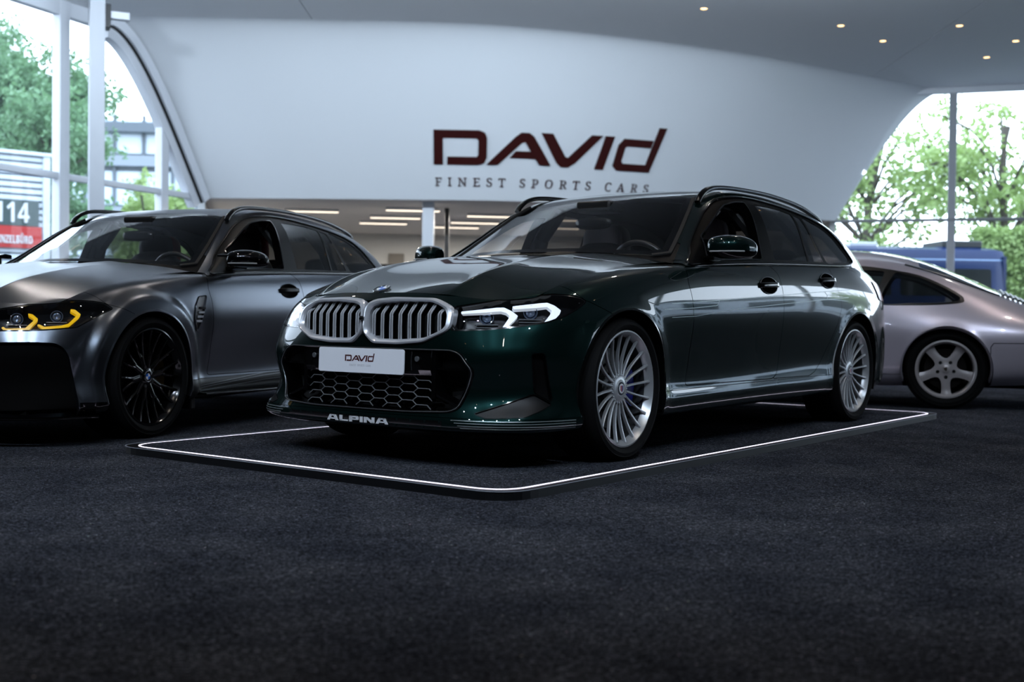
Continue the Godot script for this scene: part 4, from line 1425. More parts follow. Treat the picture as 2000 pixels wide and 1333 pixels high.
func build_sport_extras(car: Node, d: Drape, df: Drape, bmp: Node, black: Material, satin: Material, silver: Material) -> void:
	for s in 2:
		var mir := s == 1
		var fx := func(m: MD) -> MD: return m.mirrored() if mir else m
		# side gill
		var gill := group_node("side_gill", car)
		var pg := rounded(pv2([[0.405, 0.665], [0.415, 0.735], [0.455, 0.79], [0.525, 0.797], [0.500, 0.72], [0.470, 0.63], [0.44, 0.585]]), 0.012, 3)
		var l := d.line(dense2(pg, 0.015, true), 0.001)
		put(fx.call(sweep(l[0], l[1], PackedVector2Array([Vector2(-0.005, -0.004), Vector2(-0.003, 0.005), Vector2(0.004, 0.004), Vector2(0.005, -0.004)]), true)), "gill_frame", mat(Color(0.25, 0.26, 0.28), 0.25, 0.9), gill)
		var plate := split(d.m, pg, SX, SY)[0] as MD
		put(fx.call(plate.pushed(0.001)), "gill_panel", mat(Color(0.02, 0.02, 0.022), 0.25), gill)
		for k in 4:
			var y := 0.645 + k * 0.026
			var x := 0.452 + k * 0.010
			var r: Array = d.at(Vector2(x, y))
			put(fx.call(cbox(Vector3(x - 0.030, y - 0.007, r[0].z - 0.002), Vector3(x + 0.026, y + 0.007, r[0].z + 0.009), 0.003)), "gill_bar", mat(Color(0.62, 0.63, 0.65), 0.25, 0.3) if k < 3 else black, gill)
		# sill blade with fine lines
		var sk := MD.new()
		for q in [[[0.50, 0.262], [1.2, 0.312], [2.3, 0.345]], [[0.50, 0.232], [1.2, 0.268], [2.3, 0.30]], [[0.50, 0.250], [1.2, 0.296], [2.3, 0.33]]]:
			sk.add(ribbon(d, pv2(q), 0.004, 0.001, false, 0.001))
		put(fx.call(sk), "sill_line", mat(Color(0.45, 0.47, 0.48), 0.35, 0.6), car)
		var bl := PackedVector3Array([Vector3(0.47, 0.215, 0.90), Vector3(1.2, 0.208, 0.905), Vector3(2.35, 0.212, 0.905)])
		put(fx.call(sweep(smooth_line(bl, 6), smooth_normals(13, SY), rounded(pv2([[-0.04, -0.008], [0.05, -0.006], [0.05, 0.006], [-0.04, 0.01]]), 0.004, 2))), "sill_blade", black, car)
		put(fx.call(cbox(Vector3(0.385, 0.13, 0.80), Vector3(0.43, 0.26, 0.90), 0.008)), "arch_flap", satin, car)
		# front splitter corner
		var sp := PackedVector3Array()
		var sn := PackedVector3Array()
		for k in 12:
			var q: Array = df.at(Vector2(lerpf(-0.5, 0.33, k / 11.0), 0.185))
			sp.append(q[0] + Vector3(q[1].x, 0, q[1].z).normalized() * 0.012 - Vector3(0, 0.035, 0))
			sn.append(SY)
		put(fx.call(sweep(sp, sn, rounded(pv2([[-0.05, -0.006], [0.03, -0.006], [0.03, 0.006], [-0.05, 0.006]]), 0.004, 2))), "splitter", black, car)
		var q2: Array = df.at(Vector2(0.017, 0.416))
		put(fx.call(prism(circle2(0.014, 20), 0.004, 0.001).moved(Transform3D(Basis(Vector3(0.7, 0, 0.7).normalized(), SY, Vector3(-0.7, 0, 0.7).normalized()), q2[0] - q2[1] * 0.034))), "parking_sensor", mat(Color(0.05, 0.05, 0.055), 0.3), bmp)

func smooth_normals(n: int, v: Vector3) -> PackedVector3Array:
	var o := PackedVector3Array()
	for k in n:
		o.append(v)
	return o
# ---------------------------------------------------------------- wheels; axle along +z, outer face at z = 0
func tyre_md(R: float, rim: float, w: float) -> MD:
	var h := R - rim
	var prof := [[rim - 0.004, -0.010], [rim + h * 0.10, 0.004], [rim + h * 0.35, 0.013], [rim + h * 0.40, 0.0145], [rim + h * 0.44, 0.013], [rim + h * 0.65, 0.010], [rim + h * 0.69, 0.0115], [rim + h * 0.73, 0.008], [R - 0.012, -0.002], [R - 0.004, -0.012], [R, -0.028]]
	for k in 4:
		var z := -0.028 - (w - 0.046) * (k + 0.6) / 4.2
		prof.append_array([[R, z + 0.005], [R - 0.007, z + 0.004], [R - 0.007, z - 0.004], [R, z - 0.005]])
	prof.append_array([[R, 0.010 - w], [R - 0.012, -0.006 - w + 0.02], [rim + h * 0.4, -w + 0.002], [rim - 0.004, -w + 0.02]])
	return lathe(prof, 72, 0.8)

func barrel_md(rim: float, w: float) -> MD:
	return lathe([[rim - 0.03, -w + 0.02], [rim, -w + 0.018], [rim - 0.012, -w + 0.04], [rim - 0.03, -w * 0.6], [rim - 0.034, -0.06], [rim - 0.030, -0.035]], 72, 0.85)

func rim_md(rim: float, w: float, lip := 0.012) -> MD:
	return lathe([[rim - 0.030, -0.035], [rim - 0.026, -0.022], [rim - lip, -0.006], [rim - lip * 0.6, 0.002], [rim, 0.0], [rim + 0.002, -0.012], [rim - 0.012, -0.02]], 72, 0.85)

func brake_md(R: float) -> MD:
	return lathe([[0.06, -0.115], [0.075, -0.085], [R * 0.62, -0.085], [R * 0.63, -0.10], [R, -0.10], [R, -0.128], [R * 0.5, -0.128]], 48, 0.8)

func caliper_md(R: float, a0: float, a1: float) -> MD:
	var rows := []
	for k in 13:
		var a := lerpf(a0, a1, k / 12.0)
		var r := PackedVector3Array()
		for q in [[R * 0.62, -0.070], [R * 1.06, -0.068], [R * 1.10, -0.09], [R * 1.10, -0.15], [R * 0.62, -0.15], [R * 0.62, -0.070]]:
			r.append(Vector3(cos(a) * q[0], sin(a) * q[0], q[1]))
		rows.append(r)
	return faceted(rows)

func wheel_multi(parent: Node, t: Transform3D, cal_side: float) -> void:
	# twenty thin spokes
	var silver := mat(Color(0.62, 0.63, 0.64), 0.3, 0.6)
	var w := group_node("wheel", parent, t)
	put(tyre_md(0.331, 0.272, 0.245), "tyre", mat(Color(0.035, 0.036, 0.038), 0.75, 0.0, 0.2), w)
	put(rim_md(0.270, 0.235), "rim", silver, w)
	put(barrel_md(0.270, 0.235), "rim_barrel", mat(Color(0.20, 0.205, 0.21), 0.4, 0.5), w)
	var sp := []
	for k in 11:
		var u := k / 10.0
		var r := lerpf(0.062, 0.250, u)
		var z := lerpf(-0.034, -0.010, pow(u, 1.5)) - 0.006 * sin(PI * u)
		var hw := lerpf(0.0056, 0.0044, u) + (0.004 * pow(u, 10))
		var dp := 0.015
		sp.append(PackedVector3Array([Vector3(r, -hw, z - dp), Vector3(r, -hw, z - 0.003), Vector3(r, -hw * 0.45, z), Vector3(r, hw * 0.45, z), Vector3(r, hw, z - 0.003), Vector3(r, hw, z - dp)]))
	var sm := mesh_of(faceted(sp, 0.8), silver)
	for k in 20:
		put_mesh(sm, "spoke", w, Transform3D(Basis(SZ, TAU * (k + 0.3) / 20), Vector3.ZERO))
	put(lathe([[0.0, -0.026], [0.036, -0.026], [0.040, -0.030], [0.058, -0.032], [0.070, -0.040], [0.074, -0.06], [0.05, -0.11]], 48, 0.8), "hub", silver, w)
	var bolt := mesh_of(lathe([[0.0, 0.004], [0.004, 0.004], [0.005, 0.0]], 10), silver)
	for k in 20:
		put_mesh(bolt, "spoke_bolt", w, Transform3D(Basis(), Vector3(cos(TAU * (k + 0.8) / 20) * 0.065, sin(TAU * (k + 0.8) / 20) * 0.065, -0.036)))
	put(lathe([[0.0, -0.0235], [0.030, -0.0235], [0.031, -0.026]], 40), "cap_ring", mat(Color(0.03, 0.04, 0.10), 0.2), w)
	put(lathe([[0.0, -0.0225], [0.0225, -0.0225], [0.023, -0.0235]], 40), "cap_disc", mat(Color(0.75, 0.75, 0.76), 0.25), w)
	put(prism(pv2([[-0.013, -0.006], [0.0, -0.017], [0.0, 0.014], [-0.013, 0.014]]), 0.001).moved(Transform3D(Basis(), Vector3(0, 0, -0.0224))), "cap_shield", mat(Color(0.45, 0.03, 0.05), 0.3), w)
	put(prism(pv2([[0.013, -0.006], [0.0, -0.017], [0.0, 0.014], [0.013, 0.014]]), 0.001).moved(Transform3D(Basis(), Vector3(0, 0, -0.0224))), "cap_shield", mat(Color(0.03, 0.08, 0.35), 0.3), w)
	put(brake_md(0.185), "brake_disc", mat(Color(0.16, 0.155, 0.15), 0.35, 0.9), w)
	put(caliper_md(0.185, cal_side - 0.5, cal_side + 0.45), "brake_caliper", mat(Color(0.02, 0.05, 0.42), 0.25), w, "blue brake caliper")

func wheel_sport(parent: Node, t: Transform3D, cal_side: float) -> void:
	var blackm := mat(Color(0.012, 0.012, 0.013), 0.14)
	var w := group_node("wheel", parent, t)
	put(tyre_md(0.338, 0.272, 0.27), "tyre", mat(Color(0.035, 0.036, 0.038), 0.75, 0.0, 0.2), w)
	put(rim_md(0.270, 0.26), "rim", blackm, w)
	put(barrel_md(0.270, 0.26), "rim_barrel", blackm, w)
	var arm := MD.new()
	var root := []
	for k in 5:
		var u := k / 4.0
		var r := lerpf(0.045, 0.135, u)
		var hw := lerpf(0.020, 0.017, u)
		var z := lerpf(-0.034, -0.026, u)
		root.append(PackedVector3Array([Vector3(r, -hw, z - 0.03), Vector3(r, -hw, z - 0.005), Vector3(r, -hw * 0.5, z), Vector3(r, hw * 0.5, z), Vector3(r, hw, z - 0.005), Vector3(r, hw, z - 0.03)]))
	arm.add(faceted(root, 0.8))
	for s in [-1, 1]:
		var leg := []
		for k in 7:
			var u := k / 6.0
			var r := lerpf(0.125, 0.253, u)
			var off: float = s * lerpf(0.009, 0.040, u)
			var hw := lerpf(0.0085, 0.007, u)
			var z := lerpf(-0.026, -0.008, u * u)
			leg.append(PackedVector3Array([Vector3(r, off - hw, z - 0.03), Vector3(r, off - hw, z - 0.003), Vector3(r, off - hw * 0.5, z), Vector3(r, off + hw * 0.5, z), Vector3(r, off + hw, z - 0.003), Vector3(r, off + hw, z - 0.03)]))
		arm.add(faceted(leg, 0.8))
	var am := mesh_of(arm, blackm)
	for k in 10:
		put_mesh(am, "spoke", w, Transform3D(Basis(SZ, TAU * (k + 0.2) / 10), Vector3.ZERO))
	put(lathe([[0.0, -0.030], [0.034, -0.030], [0.055, -0.036], [0.066, -0.045], [0.06, -0.10]], 40, 0.8), "hub", blackm, w)
	put(lathe([[0.027, -0.027], [0.030, -0.025], [0.033, -0.027], [0.033, -0.032]], 32), "cap_ring", mat(Color(0.7, 0.7, 0.72), 0.2, 1.0), w)
	for k in 4:
		var pg := PackedVector2Array([Vector2.ZERO])
		for j in 7:
			var a := PI / 2 * k + PI / 2 * j / 6.0
			pg.append(Vector2(cos(a), sin(a)) * 0.018)
		put(prism(pg, 0.002).moved(Transform3D(Basis(), Vector3(0, 0, -0.030))), "cap_quarter", mat(Color(0.10, 0.35, 0.70) if k % 2 == 1 else Color(0.8, 0.8, 0.82), 0.2), w)
	for k in 5:
		var a := TAU * (k + 0.5) / 5
		put(lathe([[0.0, -0.032], [0.009, -0.032], [0.010, -0.045]], 12).moved(Transform3D(Basis(), Vector3(cos(a) * 0.055, sin(a) * 0.055, 0))), "wheel_bolt", mat(Color(0.3, 0.3, 0.3), 0.3, 0.9), w)
	put(brake_md(0.19), "brake_disc", mat(Color(0.10, 0.10, 0.10), 0.4, 0.9), w)
	put(caliper_md(0.19, cal_side - 0.5, cal_side + 0.5), "brake_caliper", mat(Color(0.30, 0.24, 0.08), 0.4, 0.5), w)

func wheel_cup(parent: Node, t: Transform3D) -> void:
	# five broad spokes, 17 inch
	var silver := mat(Color(0.62, 0.60, 0.60), 0.35, 0.35)
	var w := group_node("wheel", parent, t)
	put(tyre_md(0.318, 0.234, 0.25), "tyre", mat(Color(0.035, 0.036, 0.038), 0.75, 0.0, 0.2), w)
	put(rim_md(0.232, 0.24, 0.022), "rim", silver, w)
	put(barrel_md(0.232, 0.24), "rim_barrel", mat(Color(0.10, 0.10, 0.10), 0.5), w)
	var P := []
	var nr := 22
	for k in 121:
		var a := TAU * (k % 120) / 120
		var row := PackedVector3Array()
		for j in nr:
			var u := float(j) / (nr - 1)
			var r := lerpf(0.012, 0.212, u)
			var ph := fposmod(a * 5 / TAU, 1.0) - 0.5
			var spoke := exp(-pow(ph * 4.2 * maxf(u, 0.15) * 1.6, 2))
			var z := -0.030 - 0.012 * (1.0 - spoke) * smoothstep(0.2, 0.7, u) + 0.008 * smoothstep(0.75, 1.0, u) - 0.006 * smoothstep(0.0, 0.25, u)
			row.append(Vector3(cos(a) * r, sin(a) * r, z))
		P.append(row)
	var disc := grid_md(P)
	for k in disc.n.size():
		if disc.n[k].z < 0:
			disc.n[k] = -disc.n[k]
	var edge := MD.new()
	for k in 5:
		var a := TAU * k / 5
		var hole := smooth2([[0.088, -0.006], [0.105, 0.030], [0.150, 0.066], [0.186, 0.082], [0.203, 0.050], [0.207, 0.0], [0.203, -0.050], [0.186, -0.082], [0.150, -0.066], [0.105, -0.036]], 4)
		var rot := PackedVector2Array()
		for p in hole:
			rot.append(p.rotated(a))
		disc = split(disc, rot, SX, SY)[1]
		var rows := []
		for j in rot.size() + 1:
			var p := rot[j % rot.size()]
			var ph := 0.5
			rows.append(PackedVector3Array([Vector3(p.x, p.y, -0.036), Vector3(p.x * 0.99, p.y * 0.99, -0.07)]))
		edge.add(faceted(rows))
		var lug := circle2(0.0135, 20)
		var la := a + PI / 5
		var lc := Vector2(cos(la), sin(la)) * 0.064
		var lp := PackedVector2Array()
		for p in lug:
			lp.append(p + lc)
		disc = split(disc, lp, SX, SY)[1]
		put(lathe([[0.0, -0.062], [0.009, -0.060], [0.0135, -0.066], [0.0135, -0.034]], 20).moved(Transform3D(Basis(), Vector3(lc.x, lc.y, 0))), "lug_hole", mat(Color(0.02, 0.02, 0.02), 0.5), w)
	put(disc, "spoke_disc", silver, w, "five-spoke silver face")
	put(edge, "spoke_edge", silver, w)
	put(lathe([[0.0, -0.022], [0.022, -0.023], [0.030, -0.027], [0.031, -0.034]], 32, 0.8), "hub_cap", silver, w)
	put(prism(rounded(pv2([[-0.012, 0.014], [0.012, 0.014], [0.012, -0.004], [0.0, -0.017], [-0.012, -0.004]]), 0.003, 2), 0.0015).moved(Transform3D(Basis(), Vector3(0, 0, -0.0225))), "cap_crest", mat(Color(0.25, 0.22, 0.2), 0.4, 0.5), w)
	put(brake_md(0.161), "brake_disc", mat(Color(0.14, 0.13, 0.125), 0.4, 0.9), w)
# ---------------------------------------------------------------- the two estates
func build_green() -> void:
	var paint := mat(Color(0.030, 0.094, 0.088), 0.28, 0.6)
	paint.clearcoat_enabled = true
	paint.clearcoat = 1.0
	paint.clearcoat_roughness = 0.02
	paint.metallic_specular = 0.0
	var white := mat(Color(0.92, 0.94, 1.0), 0.3)
	white.emission_enabled = true
	white.emission = Color(0.9, 0.95, 1.0)
	white.emission_energy_multiplier = 0.45
	var car := build_wagon(place(-0.1794, 5.9506, 0.6436, 0.036), {
		"sport": false, "name": "estate_car", "label": "dark green glossy estate car with silver multi-spoke wheels on the lit platform", "paint": paint, "mirror_paint": paint,
		"flare": 0.006, "flare_flat": 0.0, "flare_width": 0.07, "arch_radius": 0.372, "arch_paint": mat(Color(0.015, 0.02, 0.02), 0.15),
		"trim": mat(Color(0.03, 0.03, 0.033), 0.1, 0.3),
		"lamp": [[-0.193, 0.694], [-0.207, 0.595], [-0.069, 0.600], [0.077, 0.616], [0.203, 0.635], [0.286, 0.663], [0.345, 0.693], [0.395, 0.728], [0.367, 0.742], [0.318, 0.752], [0.244, 0.756], [0.181, 0.75], [-0.013, 0.724]],
		"drl": [[[-0.167, 0.684], [-0.015, 0.706], [0.02, 0.707], [0.053, 0.69], [0.076, 0.67], [0.059, 0.65], [0.018, 0.613], [0.004, 0.614], [0.035, 0.656], [0.041, 0.67], [0.028, 0.684], [0.004, 0.691], [-0.168, 0.674]], [[0.058, 0.713], [0.178, 0.728], [0.213, 0.73], [0.248, 0.715], [0.275, 0.695], [0.266, 0.677], [0.22, 0.637], [0.189, 0.637], [0.229, 0.682], [0.233, 0.694], [0.211, 0.712], [0.062, 0.701]]],
		"drl_mat": white, "drl_label": "white hooked daytime light", "barrels": [[-0.06, 0.65], [0.13, 0.675]],
		"seat": mat(Color(0.06, 0.055, 0.055), 0.7), "headrest": mat(Color(0.80, 0.76, 0.78), 0.7), "seat_back": mat(Color(0.03, 0.03, 0.032), 0.6)})
	for s in [1, -1]:
		var face := Basis() if s == 1 else Basis(SY, PI)
		wheel_multi(car, Transform3D(Basis(SY, 0.04) * face, Vector3(0, 0.3312, 0.885 * s)), 0.0 if s == 1 else PI)
		wheel_multi(car, Transform3D(face, Vector3(2.851, 0.3312, 0.885 * s)), PI if s == 1 else 0.0)

func build_grey() -> void:
	var paint := mat(Color(0.41, 0.43, 0.46), 0.28, 1.0)
	var yellow := mat(Color(0.85, 0.68, 0.02), 0.3)
	yellow.emission_enabled = true
	yellow.emission = Color(1.0, 0.78, 0.02)
	yellow.emission_energy_multiplier = 0.35
	var blackm := mat(Color(0.012, 0.012, 0.014), 0.08)
	var car := build_wagon(place(-2.8459, 6.828, 0.3473, 0.0), {
		"sport": true, "name": "estate_car", "label": "matt dark grey estate car with yellow daytime lights and black wheels by the windows", "paint": paint, "mirror_paint": blackm,
		"flare": 0.040, "flare_flat": 0.50, "flare_width": 0.13, "arch_radius": 0.380, "arch_paint": paint, "skirt": mat(Color(0.03, 0.032, 0.036), 0.35, 0.4),
		"trim": mat(Color(0.05, 0.05, 0.055), 0.2, 0.5),
		"lamp": [[-0.30, 0.655], [-0.30, 0.592], [-0.133, 0.592], [0.008, 0.594], [0.105, 0.600], [0.229, 0.611], [0.335, 0.670], [0.419, 0.711], [0.379, 0.737], [0.313, 0.748], [0.173, 0.75], [0.02, 0.728], [-0.132, 0.700]],
		"drl": [[[0.207, 0.715], [0.229, 0.712], [0.257, 0.688], [0.25, 0.67], [0.197, 0.623], [0.158, 0.613], [0.064, 0.607], [0.04, 0.631], [0.051, 0.632], [0.073, 0.62], [0.158, 0.627], [0.192, 0.636], [0.23, 0.673], [0.237, 0.684], [0.206, 0.704]], [[-0.001, 0.691], [0.02, 0.686], [0.044, 0.662], [0.038, 0.648], [-0.006, 0.6], [-0.117, 0.594], [-0.133, 0.611], [-0.125, 0.617], [-0.112, 0.607], [-0.019, 0.611], [0.022, 0.65], [0.025, 0.66], [0.001, 0.678]]],
		"drl_mat": yellow, "drl_label": "yellow hooked daytime light", "barrels": [[-0.06, 0.65], [0.13, 0.665]],
		"seat": mat(Color(0.05, 0.05, 0.055), 0.6), "headrest": mat(Color(0.16, 0.17, 0.19), 0.6), "seat_back": mat(Color(0.45, 0.03, 0.05), 0.5)})
	for s in [1, -1]:
		var face := Basis() if s == 1 else Basis(SY, PI)
		wheel_sport(car, Transform3D(face, Vector3(0, 0.3382, 0.918 * s)), 0.0 if s == 1 else PI)
		wheel_sport(car, Transform3D(face, Vector3(2.851, 0.3382, 0.918 * s)), PI if s == 1 else 0.0)

func build_coupes() -> void:
	var paint := mat(Color(0.70, 0.675, 0.715), 0.34, 0.5)
	paint.clearcoat_enabled = true
	paint.clearcoat = 1.0
	paint.clearcoat_roughness = 0.03
	var th := deg_to_rad(108.0)
	var back := Vector3(sin(th), 0, -cos(th))
	var left := Vector3(cos(th), 0, sin(th))
	var o := Vector3(3.444, 0, -9.35) - back * 2.272 - left * 0.815
	build_coupe(Transform3D(Basis(back, Vector3.UP, left), o), "coupe", "silver rear-engined coupe with five-spoke wheels behind the green estate car", paint)
# ---------------------------------------------------------------- the silver coupe (x back from the front axle)
const COUPE := [
	[[-1.0, 0.30, 0.0], [-1.0, 0.30, 0.01], [-1.01, 0.38, 0.01], [-1.0, 0.44, 0.01], [-0.98, 0.47, 0.01], [-0.97, 0.48, 0.005], [-0.96, 0.485, 0.002], [-0.955, 0.487, 0.0]],
	[[-0.88, 0.20, 0.30], [-0.93, 0.26, 0.45], [-0.94, 0.38, 0.48], [-0.92, 0.46, 0.46], [-0.88, 0.51, 0.40], [-0.86, 0.53, 0.31], [-0.85, 0.54, 0.20], [-0.84, 0.545, 0.0]],
	[[-0.66, 0.18, 0.52], [-0.70, 0.25, 0.70], [-0.70, 0.38, 0.74], [-0.68, 0.49, 0.72], [-0.66, 0.57, 0.62], [-0.65, 0.575, 0.48], [-0.65, 0.58, 0.30], [-0.65, 0.585, 0.0]],
	[[-0.40, 0.17, 0.62], [-0.40, 0.26, 0.80], [-0.40, 0.42, 0.82], [-0.40, 0.58, 0.81], [-0.40, 0.675, 0.69], [-0.40, 0.655, 0.54], [-0.40, 0.655, 0.38], [-0.40, 0.665, 0.0]],
	[[-0.05, 0.17, 0.66], [-0.05, 0.27, 0.83], [-0.05, 0.45, 0.85], [-0.05, 0.65, 0.85], [-0.05, 0.765, 0.71], [-0.05, 0.745, 0.57], [-0.05, 0.745, 0.40], [-0.05, 0.76, 0.0]],
	[[0.25, 0.17, 0.68], [0.25, 0.26, 0.82], [0.25, 0.45, 0.835], [0.25, 0.655, 0.835], [0.25, 0.785, 0.73], [0.25, 0.81, 0.60], [0.25, 0.825, 0.45], [0.25, 0.845, 0.0]],
	[[0.55, 0.17, 0.68], [0.55, 0.25, 0.80], [0.55, 0.45, 0.82], [0.55, 0.655, 0.825], [0.55, 0.81, 0.76], [0.55, 0.88, 0.66], [0.55, 0.925, 0.50], [0.55, 0.96, 0.0]],
	[[0.85, 0.17, 0.68], [0.85, 0.25, 0.80], [0.85, 0.45, 0.82], [0.85, 0.655, 0.825], [0.85, 0.825, 0.78], [0.85, 1.00, 0.69], [0.85, 1.12, 0.50], [0.85, 1.18, 0.0]],
	[[1.2, 0.17, 0.68], [1.2, 0.25, 0.80], [1.2, 0.45, 0.82], [1.2, 0.655, 0.825], [1.2, 0.832, 0.785], [1.2, 1.06, 0.68], [1.2, 1.235, 0.48], [1.2, 1.30, 0.0]],
	[[1.6, 0.17, 0.70], [1.6, 0.25, 0.81], [1.6, 0.45, 0.828], [1.6, 0.655, 0.835], [1.6, 0.832, 0.785], [1.6, 1.06, 0.675], [1.6, 1.24, 0.46], [1.6, 1.305, 0.0]],
	[[1.9, 0.17, 0.72], [1.9, 0.26, 0.825], [1.9, 0.45, 0.85], [1.9, 0.65, 0.858], [1.9, 0.825, 0.785], [1.9, 1.04, 0.665], [1.9, 1.205, 0.45], [1.9, 1.27, 0.0]],
	[[2.15, 0.18, 0.73], [2.15, 0.27, 0.845], [2.15, 0.45, 0.872], [2.15, 0.64, 0.872], [2.15, 0.805, 0.785], [2.15, 0.98, 0.66], [2.15, 1.135, 0.45], [2.15, 1.20, 0.0]],
	[[2.35, 0.18, 0.73], [2.35, 0.27, 0.848], [2.35, 0.45, 0.874], [2.35, 0.63, 0.870], [2.35, 0.785, 0.775], [2.35, 0.925, 0.66], [2.35, 1.05, 0.46], [2.35, 1.12, 0.0]],
	[[2.6, 0.19, 0.72], [2.6, 0.27, 0.83], [2.6, 0.45, 0.858], [2.6, 0.62, 0.85], [2.6, 0.755, 0.755], [2.6, 0.85, 0.65], [2.6, 0.945, 0.46], [2.6, 1.01, 0.0]],
	[[2.85, 0.20, 0.68], [2.85, 0.29, 0.79], [2.85, 0.45, 0.82], [2.85, 0.61, 0.81], [2.85, 0.725, 0.715], [2.85, 0.79, 0.61], [2.85, 0.85, 0.45], [2.85, 0.90, 0.0]],
	[[3.05, 0.22, 0.62], [3.05, 0.31, 0.71], [3.06, 0.45, 0.745], [3.05, 0.59, 0.735], [3.04, 0.685, 0.65], [3.03, 0.73, 0.56], [3.03, 0.77, 0.42], [3.03, 0.81, 0.0]],
	[[3.18, 0.25, 0.45], [3.21, 0.33, 0.55], [3.22, 0.45, 0.59], [3.21, 0.56, 0.58], [3.19, 0.635, 0.50], [3.17, 0.665, 0.42], [3.16, 0.69, 0.30], [3.16, 0.71, 0.0]],
	[[3.24, 0.30, 0.0], [3.26, 0.34, 0.01], [3.27, 0.45, 0.01], [3.26, 0.55, 0.01], [3.24, 0.61, 0.01], [3.22, 0.64, 0.008], [3.21, 0.66, 0.004], [3.205, 0.675, 0.0]]]

